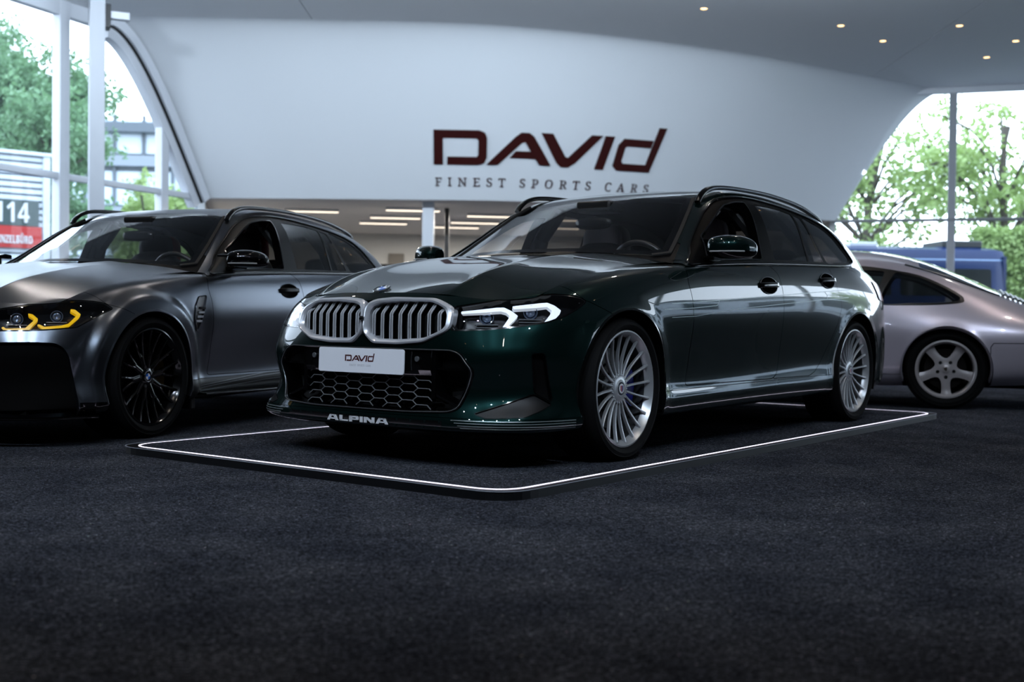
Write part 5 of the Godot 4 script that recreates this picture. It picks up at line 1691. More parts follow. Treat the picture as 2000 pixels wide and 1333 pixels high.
func build_coupe(t: Transform3D, called: String, label: String, paint: Material) -> void:
	var car := thing(called, label, "car", t)
	var black := mat(Color(0.012, 0.012, 0.013), 0.3)
	var inner := mat(Color(0.006, 0.006, 0.007), 0.9, 0.0, 0.2)
	var pts := surface_points(table(COUPE), false, 137, 57, 2)
	for r in pts.size():
		var row: PackedVector3Array = pts[r]
		for c in row.size():
			var p := row[c]
			for w in [Vector2(0.0, 0.318), Vector2(2.272, 0.318)]:
				var d: float = Vector2(p.x, p.y).distance_to(w) - 0.335
				if p.z > 0.6 and d < 0.05:
					var k := 1.0 - clampf(d / 0.05, 0, 1)
					p.z += 0.010 * k * k
			p.z = maxf(p.z, 0.0)
			row[c] = p
		pts[r] = row
	var base := grid_md(pts)
	if base.n[137 * 57 / 2].dot(SZ) < 0:
		for k in base.n.size():
			base.n[k] = -base.n[k]
	var whole := base
	var d := Drape.new(whole, SX, SY)
	var aR := arch_poly(2.272, 0.318, 0.338)
	var aF := arch_poly(0.0, 0.318, 0.332)
	base = split(base, aR, SX, SY)[1]
	base = split(base, aF, SX, SY)[1]
	var shell := base.pushed(-0.02)
	var up := AABB(Vector3(-2, 0.6, 0.25), Vector3(6, 2, 2))
	var win := smooth2([[1.765, 0.845], [1.86, 1.075], [1.95, 1.083], [2.07, 1.052], [2.22, 0.985], [2.34, 0.918], [2.378, 0.884], [2.345, 0.856], [2.22, 0.842], [2.0, 0.838]], 4)
	var door_win := rounded(pv2([[0.80, 0.86], [1.02, 1.09], [1.22, 1.14], [1.80, 1.105], [1.705, 0.848]]), 0.03, 3)
	var frame := smooth2([[0.74, 0.842], [1.00, 1.105], [1.22, 1.160], [1.60, 1.150], [1.90, 1.108], [2.08, 1.066], [2.25, 0.990], [2.36, 0.925], [2.402, 0.882], [2.36, 0.842], [2.0, 0.822], [1.4, 0.832]], 4)
	var fr := split(base, frame, SX, SY, up)
	base = fr[1]
	shell = split(shell, frame, SX, SY, up)[1]
	var rest: MD = fr[0]
	var w1 := split(rest, win, SX, SY, up)
	var w2 := split(w1[1], door_win, SX, SY, up)
	var tg := glass(Color(0.004, 0.006, 0.007), 0.62)
	var top := AABB(Vector3(-2, 0.7, -1), Vector3(6, 2, 3))
	var rear := rounded(pv2([[-0.50, 2.06], [-0.46, 2.66], [0.46, 2.66], [0.50, 2.06]]), 0.06, 4)
	var rw := split(base, rear, SZ, SX, top)
	base = rw[1]
	shell = split(shell, rear, SZ, SX, top)[1]
	var ws := rounded(pv2([[-0.56, 0.58], [-0.52, 1.06], [0.52, 1.06], [0.56, 0.58]]), 0.05, 4)
	var wf := split(base, ws, SZ, SX, top)
	base = wf[1]
	shell = split(shell, ws, SZ, SX, top)[1]
	# bumper, door and lid joints
	var bp := carve(base, pv2([[2.60, -0.2], [2.60, 0.50], [2.62, 0.528], [3.6, 0.535], [3.6, -0.2]]), SX, SY, 0.006)
	base = bp[1]
	var dp := carve(base, rounded(pv2([[0.52, 0.30], [0.50, 0.70], [0.70, 0.88], [1.74, 0.88], [1.70, 0.60], [1.62, 0.30]]), 0.05, 3), SX, SY, 0.004, AABB(Vector3(-1, 0, 0.3), Vector3(4, 2, 2)))
	base = dp[1]
	var sp := carve(base, pv2([[0.28, -0.2], [1.98, -0.2], [1.98, 0.268], [0.28, 0.262]]), SX, SY, 0.004)
	base = sp[1]
	var lid := carve(base, rounded(pv2([[-0.50, 2.69], [-0.46, 3.1], [0.46, 3.1], [0.50, 2.69]]), 0.05, 4), SZ, SX, 0.005, top)
	base = lid[1]
	put(base.both(), "body_shell", paint, car)
	put(shell.both(), "inner_shell", inner, car)
	put(lid[0].both(), "engine_lid", paint, car)
	put(bp[0].both(), "rear_bumper", paint, car)
	put(rw[0].pushed(0.001).both(), "rear_window", glass(Color(0.01, 0.012, 0.014), 0.35), car)
	put(wf[0].both(), "windscreen", glass(Color(0.01, 0.012, 0.014), 0.15), car)
	for s in 2:
		var mir := s == 1
		var fx := func(m: MD) -> MD: return m.mirrored() if mir else m
		put(fx.call(dp[0]), "door", paint, car)
		put(fx.call(sp[0].pushed(-0.004)), "sill", paint, car)
		put(fx.call(w1[0].pushed(-0.004)), "quarter_window", tg, car, "dark rear quarter pane")
		put(fx.call(w2[0].pushed(-0.006)), "door_window", glass(Color(0.01, 0.012, 0.014), 0.25), car)
		put(fx.call(w2[1].pushed(-0.002)), "window_frame", black, car)
		var wl := d.line(dense2(win, 0.02, true), -0.001)
		put(fx.call(sweep(wl[0], wl[1], PackedVector2Array([Vector2(-0.006, -0.003), Vector2(-0.004, 0.004), Vector2(0.004, 0.004), Vector2(0.006, -0.003)]), true)), "window_seal", black, car)
		put(fx.call(arch_lip(d, aR)), "arch_edge", paint, car)
		put(fx.call(arch_lip(d, aF)), "arch_edge", paint, car)
		put(fx.call(wheel_well(Vector2(2.272, 0.318), 0.345)), "wheel_well", inner, car)
		put(fx.call(wheel_well(Vector2(0.0, 0.318), 0.34)), "wheel_well", inner, car)
		# bright strip beside the rear window, over the roof edge
		var dt := Drape.new(whole, SZ, SX)
		var st := dt.line(dense2(pv2([[0.515, 1.95], [0.52, 2.1], [0.50, 2.4], [0.475, 2.68]]), 0.03), 0.002)
		put(fx.call(sweep(st[0], st[1], pv2([[-0.012, -0.004], [-0.010, 0.008], [0.010, 0.008], [0.012, -0.004]]))), "window_strip", mat(Color(0.55, 0.55, 0.56), 0.2, 0.9), car)
		var face := Basis() if s == 0 else Basis(SY, PI)
		var sz := 1.0 if s == 0 else -1.0
		wheel_cup(car, Transform3D(face * Basis(SZ, 0.35), Vector3(2.272, 0.318, 0.815 * sz)))
		wheel_cup(car, Transform3D(face * Basis(SZ, 0.1), Vector3(0.0, 0.318, 0.80 * sz)))
		put(fx.call(split(whole, rounded(pv2([[3.02, 0.54], [3.0, 0.60], [3.4, 0.60], [3.4, 0.54]]), 0.01, 2), SX, SY)[0].pushed(0.003)), "tail_lamp", mat(Color(0.35, 0.02, 0.02), 0.1), car)
		put(fx.call(split(whole, circle_at(Vector2(-0.66, 0.56), 0.09), SX, SY, AABB(Vector3(-2, 0.4, 0.35), Vector3(2, 1, 1)))[0].pushed(0.004)), "headlamp", mat(Color(0.5, 0.52, 0.55), 0.08), car)
		var mr := blob(Vector3(0.93, 0.93, 0.90), Vector3(0.06, 0.06, 0.10), 2.4)
		put(fx.call(mr), "door_mirror", paint, car)
	# slatted grille behind the rear window
	var dt2 := Drape.new(whole, SZ, SX)
	for k in 7:
		var row := dt2.line(dense2(pv2([[0.40, 2.72 + k * 0.038], [0.0, 2.72 + k * 0.038]]), 0.05), 0.006)
		var m := sweep(row[0], row[1], pv2([[-0.012, -0.006], [-0.012, 0.008], [0.004, 0.014], [0.012, 0.0]]))
		put(m.both(), "lid_slat", black, car)
	put(box(Vector3(-0.8, 0.17, -0.62), Vector3(3.1, 0.20, 0.62)), "underbody", inner, car)
	# cabin
	var dark := mat(Color(0.02, 0.02, 0.022), 0.8)
	for z in [-0.34, 0.34]:
		put(blob(Vector3(1.20, 0.48, z), Vector3(0.26, 0.09, 0.24), 3.0), "seat_cushion", dark, car)
		put(blob(Vector3(1.50, 0.78, z), Vector3(0.09, 0.36, 0.23), 3.0), "seat_back", dark, car)
	put(box(Vector3(0.6, 0.24, -0.7), Vector3(2.3, 0.27, 0.7)), "cabin_floor", dark, car)
	put(box(Vector3(2.1, 0.27, -0.6), Vector3(2.2, 0.80, 0.6)), "rear_bulkhead", dark, car)

func circle_at(c: Vector2, r: float) -> PackedVector2Array:
	var o := PackedVector2Array()
	for k in 28:
		o.append(c + Vector2(cos(TAU * k / 28), sin(TAU * k / 28)) * r)
	return o
# ---------------------------------------------------------------- the hall
const CEIL := 5.05
const SLAB := 2.6

func noise_tex(freq: float, lo: Color, hi: Color, size := 512, oct := 4, sd := 3) -> NoiseTexture2D:
	var n := FastNoiseLite.new()
	n.seed = sd
	n.noise_type = FastNoiseLite.TYPE_SIMPLEX_SMOOTH
	n.frequency = freq
	n.fractal_octaves = oct
	var t := NoiseTexture2D.new()
	t.width = size
	t.height = size
	t.seamless = true
	t.noise = n
	var g := Gradient.new()
	g.set_color(0, lo)
	g.set_color(1, hi)
	t.color_ramp = g
	return t

func carpet_mat() -> StandardMaterial3D:
	# short-pile carpet: salt-and-pepper fibres, a few specks of lint, broad mottling from wear
	var rng := RandomNumberGenerator.new()
	rng.seed = 91
	var n := 1024
	var data := PackedByteArray()
	data.resize(n * n * 3)
	var prev := 0.3
	for k in n * n:
		var r := rng.randf()
		prev = prev * 0.45 + r * 0.55
		var v := 25.0 + 170.0 * prev * prev * prev
		data[k * 3] = int(v * 0.95)
		data[k * 3 + 1] = int(v * 0.98)
		data[k * 3 + 2] = int(v * 1.06)
	for k in 90:
		var at := (rng.randi() % (n - 3)) * n + rng.randi() % (n - 3)
		for q in [0, 1, n, n + 1]:
			for c in 3:
				data[(at + q) * 3 + c] = 150 + rng.randi() % 60
	var m := mat(Color(1, 1, 1), 1.0)
	m.specular_mode = BaseMaterial3D.SPECULAR_DISABLED
	m.albedo_texture = ImageTexture.create_from_image(Image.create_from_data(n, n, false, Image.FORMAT_RGB8, data))
	m.uv1_triplanar = true
	m.uv1_world_triplanar = true
	m.uv1_scale = Vector3(0.42, 0.42, 0.42)
	m.detail_enabled = true
	m.detail_blend_mode = BaseMaterial3D.BLEND_MODE_MUL
	m.detail_uv_layer = BaseMaterial3D.DETAIL_UV_2
	m.detail_albedo = noise_tex(0.012, Color(0.72, 0.73, 0.76), Color(1, 1, 1), 512, 4, 7)
	m.uv2_triplanar = true
	m.uv2_world_triplanar = true
	m.uv2_scale = Vector3(0.3, 0.3, 0.3)
	return m

func beam(a: Vector3, b: Vector3, w: float, h: float) -> MD:
	var up := Vector3.UP if absf((b - a).normalized().y) < 0.9 else Vector3(0, 0, 1)
	return sweep(PackedVector3Array([a, b]), PackedVector3Array([up, up]), rounded(pv2([[-w / 2, -h / 2], [w / 2, -h / 2], [w / 2, h / 2], [-w / 2, h / 2]]), minf(w, h) * 0.08, 2))

func post(x: float, z: float, y0: float, y1: float, w: float, d: float, turn := 0.0) -> MD:
	var m := prism(rounded(pv2([[-w / 2, -d / 2], [w / 2, -d / 2], [w / 2, d / 2], [-w / 2, d / 2]]), 0.012, 2), y1 - y0)
	return m.moved(Transform3D(Basis(SY, turn) * Basis(Vector3(1, 0, 0), -PI / 2), Vector3(x, y0, z)))

func wall_between(a: Vector2, b: Vector2, y0: float, y1: float, t := 0.12) -> MD:
	var dir := (b - a).normalized()
	var n := dir.orthogonal() * t / 2
	var lo := PackedVector2Array([a - n, b - n, b + n, a + n])
	var m := MD.new()
	var P := []
	for p in lo:
		P.append([Vector3(p.x, y0, p.y), Vector3(p.x, y1, p.y)])
	for k in 4:
		var q: Array = P[k]
		var r: Array = P[(k + 1) % 4]
		m.quad(q[0], r[0], r[1], q[1])
	m.quad(P[0][1], P[1][1], P[2][1], P[3][1])
	m.quad(P[3][0], P[2][0], P[1][0], P[0][0])
	var c := Vector3((a.x + b.x) / 2, (y0 + y1) / 2, (a.y + b.y) / 2)
	for k in range(0, m.v.size(), 4):
		var f := (m.v[k] + m.v[k + 1] + m.v[k + 2] + m.v[k + 3]) / 4.0
		if m.n[k].dot(f - c) < 0:
			for j in 4:
				m.n[k + j] = -m.n[k + j]
	return m

func pane_quad(a: Vector2, b: Vector2, y0: float, y1: float) -> MD:
	return wall_between(a, b, y0, y1, 0.012)

var hull_pts := []
func hull_at(s: float, v: float) -> Vector3:
	# inclined bulkhead: s 0..4 along, v 0..1 up
	var bot := [Vector2(-5.15, -19.55), Vector2(-2.55, -19.42), Vector2(0.35, -19.5), Vector2(3.2, -20.55), Vector2(6.15, -22.57)]
	var top := [Vector2(-6.03, -17.41), Vector2(-3.3, -17.47), Vector2(0.0, -17.75), Vector2(3.9, -19.45), Vector2(8.15, -22.30)]
	var b := bez_row(bot, s)
	var t := bez_row(top, s)
	var p := Vector2(0, 0).bezier_interpolate(Vector2(0.36, 0.50), Vector2(0.70, 1.0), Vector2(1, 1), v)
	var q := b.lerp(t, p.x)
	return Vector3(q.x, lerpf(SLAB, CEIL, p.y), q.y)

func bez_row(r: Array, s: float) -> Vector2:
	var k := mini(int(s), r.size() - 2)
	var a: Vector2 = r[k - 1] if k > 0 else 2 * r[0] - r[1]
	var d: Vector2 = r[k + 2] if k + 2 < r.size() else 2 * r[r.size() - 1] - r[r.size() - 2]
	return r[k].cubic_interpolate(r[k + 1], a, d, s - k)

func build_hall() -> void:
	var white := mat(Color(0.83, 0.84, 0.85), 0.6)
	var ceil_mat := mat(Color(0.88, 0.885, 0.89), 0.75)
	var frame := mat(Color(0.78, 0.79, 0.81), 0.4)
	var dark := mat(Color(0.02, 0.02, 0.022), 0.5)
	var pane := glass(Color(0.75, 0.85, 0.82), 0.025)
	pane.metallic_specular = 0.22
	# floor of butted carpet sheets
	var carpet := carpet_mat()
	struct(box(Vector3(-14, -0.25, -28.2), Vector3(16, -0.004, 9)), "floor", mat(Color(0.02, 0.02, 0.022), 0.9))
	var fl := get_node("floor")
	var xs := [-14.0, -1.80, 2.2, 16.0]
	for k in 3:
		var zs := [9.0, -5.2, -12.0, -28.2]
		for j in 3:
			put(box(Vector3(xs[k] + 0.0015, -0.004, zs[j + 1] + 0.0015), Vector3(xs[k + 1] - 0.0015, 0.0, zs[j] - 0.0015)), "carpet_sheet", carpet, fl)
	# ceiling with two seams
	var room := pv2([[-5.0, -23.5], [-5.05, -19.6], [-9.85, -8.5], [-11.6, 8.1], [14.0, 8.1], [13.9, -20.3], [6.2, -22.75], [6.0, -23.5]])
	var lay := Transform3D(Basis(Vector3(1, 0, 0), Vector3(0, 0, 1), Vector3(0, -1, 0)), Vector3(0, CEIL + 0.33, 0))
	struct(prism(room, 0.30).moved(lay), "ceiling", ceil_mat)
	var ce := get_node("ceiling")
	var cx := [-14.0, -3.0, 6.35, 16.0]
	for k in 3:
		for piece in Geometry2D.intersect_polygons(room, pv2([[cx[k] + 0.006, -30], [cx[k + 1] - 0.006, -30], [cx[k + 1] - 0.006, 10], [cx[k] + 0.006, 10]])):
			put(prism(piece, 0.03).moved(Transform3D(lay.basis, Vector3(0, CEIL + 0.03, 0))), "ceiling_panel", ceil_mat, ce)
	# inclined bulkhead
	var P := []
	for a in 81:
		var r := PackedVector3Array()
		for b in 31:
			r.append(hull_at(4.0 * a / 80, b / 30.0))
		P.append(r)
	var hull := grid_md(P)
	var nflip := hull.n[1000].z < 0
	for k in hull.n.size():
		if nflip:
			hull.n[k] = -hull.n[k]
	var skin := hull.pushed(-0.08)
	for k in skin.n.size():
		skin.n[k] = -skin.n[k]
	hull.add(skin)
	struct(hull, "wall_back", white, "inclined white bulkhead")
	var hn := get_node("wall_back")
	build_sign(hn)
	# mezzanine slab and the room below it
	var sl := []
	for a in 41:
		var p := hull_at(4.0 * a / 40, 0.0)
		sl.append(PackedVector3Array([p + Vector3(0, 0.25, 0.05), p + Vector3(0, 0, 0.0), Vector3(lerpf(-7.1, 6.5, a / 40.0), SLAB, -27.9)]))
	struct(faceted(sl), "trim_1", mat(Color(0.78, 0.77, 0.77), 0.8), "soffit under the mezzanine")
	var cream := mat(Color(0.76, 0.76, 0.75), 0.8)
	struct(wall_between(Vector2(-7.0, -27.8), Vector2(6.4, -27.8), 0, SLAB + 0.1), "wall_rear", cream)
	struct(wall_between(Vector2(-5.25, -19.9), Vector2(-7.0, -27.8), 0, SLAB + 0.1), "wall_left", cream)
	struct(wall_between(Vector2(6.15, -22.78), Vector2(6.4, -27.8), 0, SLAB + 0.1), "wall_right", cream)
	# glass front on the left, running away from the viewer
	var L0 := Vector2(-5.15, -19.55)
	var L1 := Vector2(-9.8, -8.5)
	var ld := (L1 - L0).normalized()
	var lt := atan2(ld.x, ld.y)
	var wl := group_node("window_1", self)
	tag(wl, "", "", "", "structure")
	var stops := [0.0, 1.0, 3.15, 5.6, 8.2, L0.distance_to(L1)]
	for k in stops.size():
		var p: Vector2 = L0 + ld * stops[k]
		if k == 1:
			put(post(p.x, p.y, 0, 3.72, 0.14, 0.17, lt), "mullion", frame, wl)
		elif k > 0:
			put(post(p.x, p.y, 0, CEIL, 0.15, 0.19, lt), "mullion", frame, wl)
		if k > 0:
			var q: Vector2 = L0 + ld * stops[k - 1]
			put(pane_quad(q, p, 0.0, SLAB), "pane", pane, wl)
			put(pane_quad(q, p, SLAB, CEIL), "pane", pane, wl)
	put(beam(Vector3(L0.x, SLAB, L0.y), Vector3(L1.x, SLAB, L1.y), 0.10, 0.09), "transom", frame, wl)
	put(beam(Vector3(L0.x, CEIL - 0.1, L0.y), Vector3(L1.x, CEIL - 0.1, L1.y), 0.14, 0.22), "head_rail", frame, wl)
	put(beam(Vector3(L0.x, 0.04, L0.y), Vector3(L1.x, 0.04, L1.y), 0.14, 0.08), "sill_rail", frame, wl)
	# curved frame where bulkhead and glass meet
	var c1 := PackedVector3Array()
	var n1 := PackedVector3Array()
	for k in 25:
		c1.append(hull_at(0.0, k / 24.0) + Vector3(0.02, 0, 0))
		n1.append(Vector3(ld.y, 0, -ld.x))
	var probe := (c1[13] - c1[11]).normalized().cross(n1[0])
	var sg := 1.0 if probe.dot(Vector3(ld.x, -1.0, ld.y)) > 0 else -1.0
	for band in [["curved_reveal", 0.0, 0.15, 0.14, frame], ["curved_seal", 0.15, 0.175, 0.10, dark], ["curved_frame", 0.175, 0.33, 0.06, frame]]:
		var u0: float = sg * band[1]
		var u1: float = sg * band[2]
		put(sweep(c1, n1, pv2([[u0, -0.10], [u1, -0.10], [u1, band[3]], [u0, band[3]]])), band[0], band[4], wl)
	# column beside the glass with a bracket at its head
	var col := thing("column", "white square steel column standing beside the left-hand glazing", "column", Transform3D(Basis(SY, 0.42), Vector3(-5.68, 0, -16.1)))
	put(post(0, 0, 0, CEIL, 0.20, 0.24), "shaft", mat(Color(0.66, 0.67, 0.69), 0.5), col)
	put(cbox(Vector3(0.10, CEIL - 0.50, -0.10), Vector3(0.17, CEIL - 0.18, 0.10), 0.01), "head_plate", dark, col)
	put(cbox(Vector3(0.17, CEIL - 0.36, -0.06), Vector3(0.42, CEIL - 0.26, 0.06), 0.01), "bracket", frame, col)
	put(box(Vector3(-0.2, 0, -0.2), Vector3(0.2, 0.02, 0.2)), "base_plate", frame, col)
	# glass front on the right
	var R0 := Vector2(6.1, -22.62)
	var R1 := Vector2(13.8, -20.2)
	var R2 := Vector2(13.8, -5.0)
	var rd := (R1 - R0).normalized()
	var wr := group_node("window_2", self)
	tag(wr, "", "", "", "structure")
	var rs := [0.0, 2.14, 5.0, R0.distance_to(R1)]
	for k in rs.size():
		var p: Vector2 = R0 + rd * rs[k]
		if k > 0:
			var q: Vector2 = R0 + rd * rs[k - 1]
			put(post(p.x, p.y, 0, CEIL, 0.055, 0.14, atan2(rd.x, rd.y)), "mullion", frame if k > 1 else mat(Color(0.6, 0.61, 0.63), 0.4), wr)
			put(pane_quad(q, p, 0.0, SLAB), "pane", pane, wr)
			put(pane_quad(q, p, SLAB, CEIL), "pane", pane, wr)
	put(beam(Vector3(R0.x, SLAB, R0.y), Vector3(R1.x, SLAB, R1.y), 0.08, 0.055), "transom", mat(Color(0.5, 0.51, 0.53), 0.4), wr)
	put(beam(Vector3(R0.x, CEIL - 0.05, R0.y), Vector3(R1.x, CEIL - 0.05, R1.y), 0.12, 0.12), "head_rail", frame, wr)
	put(beam(Vector3(R0.x, 0.04, R0.y), Vector3(R1.x, 0.04, R1.y), 0.12, 0.08), "sill_rail", frame, wr)
	var wq := group_node("window_3", self)
	tag(wq, "", "", "", "structure")
	var head := 3.0
	for k in 5:
		var z0 := lerpf(R1.y, R2.y, k / 5.0)
		var z1 := lerpf(R1.y, R2.y, (k + 1) / 5.0)
		put(post(R1.x, z1, 0, head, 0.14, 0.10), "mullion", frame, wq)
		put(pane_quad(Vector2(R1.x, z0), Vector2(R1.x, z1), 0.0, head), "pane", pane, wq)
	put(beam(Vector3(R1.x, head, R1.y), Vector3(R2.x, head, R2.y), 0.12, 0.12), "head_rail", frame, wq)
	struct(wall_between(R1, R2, head, CEIL + 0.1), "wall_side_right", white)
	# walls behind and beside the viewer
	var grey := mat(Color(0.22, 0.23, 0.24), 0.8)
	struct(wall_between(L1, Vector2(-11.5, 8.0), 0, CEIL + 0.1), "wall_side", grey)
	struct(wall_between(Vector2(-11.5, 8.0), Vector2(14.0, 8.0), 0, CEIL + 0.1), "wall_front", grey)
	struct(wall_between(R2, Vector2(14.0, 8.0), 0, CEIL + 0.1), "wall_entrance", grey)
	# column and dark desk under the mezzanine
	single(post(-1.42, -19.8, 0, SLAB, 0.19, 0.19), "column", frame, "slim white column under the edge of the mezzanine", "column")
	var desk := thing("counter", "low black counter in the room under the mezzanine", "counter", Transform3D(Basis(), Vector3(-2.2, 0, -21.6)))
	put(cbox(Vector3(-0.9, 0.0, -0.35), Vector3(0.85, 1.58, 0.35), 0.02), "counter_body", mat(Color(0.012, 0.012, 0.013), 0.4), desk)
	put(cbox(Vector3(-0.95, 1.58, -0.4), Vector3(0.9, 1.62, 0.4), 0.012), "counter_top", mat(Color(0.02, 0.02, 0.02), 0.3), desk)
	single(post(-1.17, -20.9, 0, SLAB, 0.08, 0.10), "post", mat(Color(0.05, 0.05, 0.055), 0.5), "thin dark post just behind the slim white column", "post")
	for k in 3:
		var wx: float = [-4.1, -2.9, -2.0][k]
		single(cbox(Vector3(wx, 1.55, -27.72), Vector3(wx + 0.35, 2.15, -27.66), 0.01), "picture", mat(Color(0.45, 0.43, 0.40), 0.6), ["small grey picture hung alone on the cream rear wall", "small grey picture hung second on the cream rear wall", "small grey picture nearest the black counter on the cream rear wall"][k], "picture", "pictures on the rear wall")
	build_lights()
	build_added_washers()
	build_added_accents()
	build_platform(carpet)

func build_sign(wall: Node) -> void:
	var red := mat(Color(0.20, 0.045, 0.035), 0.35)
	var sign_node := thing("wall_sign", "large dark red wordmark with small serif line mounted on the inclined white bulkhead", "sign")
	# letters stand on the bulkhead: place each by its own spot
	var s0 := 1.70
	var sc := 0.00409
	var letters := logo_letters()
	var names := "DAVID"
	for k in letters.size():
		var lo := 1e9
		var hi := -1e9
		for q in letters[k]:
			lo = minf(lo, q[0])
			hi = maxf(hi, q[0])
		var mid := (lo + hi) / 2
		var fr := wall_frame(sign_x(mid * sc), 3.15)
		var sh := []
		for q in letters[k]:
			sh.append([q[0] - mid, q[1]])
		put(logo_md(sh, sc, 0.02).moved(fr), "letter_" + names[k].to_lower(), red, sign_node)
	var txt := "FINEST SPORTS CARS"
	var x := 0.0
	var f := SystemFont.new()
	f.font_names = PackedStringArray(["Droid Serif"])
	var widths := []
	var total := 0.0
	for ch in txt:
		var w := f.get_string_size(ch, HORIZONTAL_ALIGNMENT_LEFT, -1, 64).x / 64.0 * 0.205
		widths.append(w)
		total += w + 0.058
	var kx := (917 * sc - 0.1) / total
	for k in txt.length():
		if txt[k] != " ":
			var fr := wall_frame(sign_x((x + widths[k] / 2) * kx), 2.88)
			var t := put_mesh(text_md(txt[k], 0.205, 0.012, "Droid Serif"), "small_letter", sign_node, fr * Transform3D(Basis(), Vector3(0, 0, 0.006)))
			t.material_override = red
		x += widths[k] + 0.058

func sign_x(u: float) -> float:
	return -1.29 + u

# frame on the bulkhead at world x and height y: x along, y up the slope, z out
func wall_frame(x: float, y: float) -> Transform3D:
	var v := 0.0
	var lo := 0.0
	var hi := 1.0
	for k in 30:
		v = (lo + hi) / 2
		if hull_at(2.0, v).y < y:
			lo = v
		else:
			hi = v
	var a := 0.0
	var b := 4.0
	var s := 2.0
	for k in 30:
		s = (a + b) / 2
		if hull_at(s, v).x < x:
			a = s
		else:
			b = s
	var p := hull_at(s, v)
	var dx := (hull_at(s + 0.02, v) - hull_at(s - 0.02, v)).normalized()
	var dy := (hull_at(s, v + 0.02) - hull_at(s, v - 0.02)).normalized()
	var n := dx.cross(dy).normalized()
	dy = n.cross(dx)
	return Transform3D(Basis(dx, dy, n), p + n * 0.003)

func build_lights() -> void:
	# recessed warm spots in the ceiling
	var warm := mat(Color(1, 0.9, 0.75), 0.4)
	warm.emission_enabled = true
	warm.emission = Color(1.0, 0.80, 0.55)
	warm.emission_energy_multiplier = 4.0
	var ring := mat(Color(0.55, 0.55, 0.56), 0.3, 0.6)
	var spots := [[2.64, -16.64], [4.8, -17.5], [5.71, -18.42], [6.52, -17.42], [7.73, -18.32], [7.74, -19.46]]
	for a in 5:
		for b in 6:
			spots.append([-6.9 + a * 3.1 + (b % 2) * 0.7, 3.6 - b * 3.2])
	for k in spots.size():
		var s: Array = spots[k]
		var far := k < 6
		var o := thing("ceiling_spot", "round recessed ceiling spot near the right-hand glazing" if far else "round recessed ceiling spot over the parked cars", "lamp", Transform3D(Basis(), Vector3(s[0], CEIL, s[1])), "ceiling spots by the glazing" if far else "ceiling spots over the cars")
		var r := lathe([[0.045, -0.004], [0.075, -0.008], [0.085, 0.0], [0.045, 0.0]], 24).moved(Transform3D(Basis(Vector3(1, 0, 0), PI / 2), Vector3.ZERO))
		put(r, "spot_ring", ring, o)
		put(lathe([[0.0, 0.003], [0.045, 0.003], [0.047, 0.0]], 20).moved(Transform3D(Basis(Vector3(1, 0, 0), PI / 2), Vector3.ZERO)), "spot_lamp", warm, o)
		var l := SpotLight3D.new()
		l.name = "spot_glow"
		l.light_color = Color(1.0, 0.95, 0.90)
		l.light_energy = 1.6
		l.light_size = 0.045
		l.spot_range = 12.0
		l.spot_attenuation = 2.0
		l.spot_angle = 55.0
		l.spot_angle_attenuation = 0.8
		l.shadow_enabled = true
		l.transform = Transform3D(Basis(Vector3(1, 0, 0), -PI / 2), Vector3(0, -0.03, 0))
		o.add_child(l)
	# linear lamps under the mezzanine
	var glow := mat(Color(1, 0.95, 0.88), 0.5)
	glow.emission_enabled = true
	glow.emission = Color(1.0, 0.93, 0.84)
	glow.emission_energy_multiplier = 2.2
	for q in [[-3.62, -21.28], [-1.77, -20.85], [-2.24, -22.48], [-2.62, -23.85], [-0.38, -21.9], [-0.76, -23.45], [-1.19, -24.7], [1.3, -22.6], [2.8, -23.6], [0.9, -24.6]]:
		var o := thing("linear_lamp", "slim white linear lamp on the soffit under the mezzanine", "lamp", Transform3D(Basis(SY, 0.13), Vector3(q[0], SLAB, q[1])), "linear lamps under the mezzanine")
		put(cbox(Vector3(-0.48, -0.05, -0.05), Vector3(0.48, -0.006, 0.05), 0.01), "lamp_housing", mat(Color(0.8, 0.8, 0.8), 0.5), o)
		put(cbox(Vector3(-0.47, -0.062, -0.04), Vector3(0.47, -0.049, 0.04), 0.005), "lamp_diffuser", glow, o)
		var l := AreaLight3D.new()
		l.name = "lamp_glow"
		l.area_size = Vector2(0.94, 0.08)
		l.light_color = Color(1.0, 0.97, 0.93)
		l.light_energy = 12.0
		l.area_range = 14.0
		l.area_attenuation = 2.0
		l.shadow_enabled = true
		l.transform = Transform3D(Basis(Vector3(1, 0, 0), -PI / 2), Vector3(0, -0.07, 0))
		o.add_child(l)

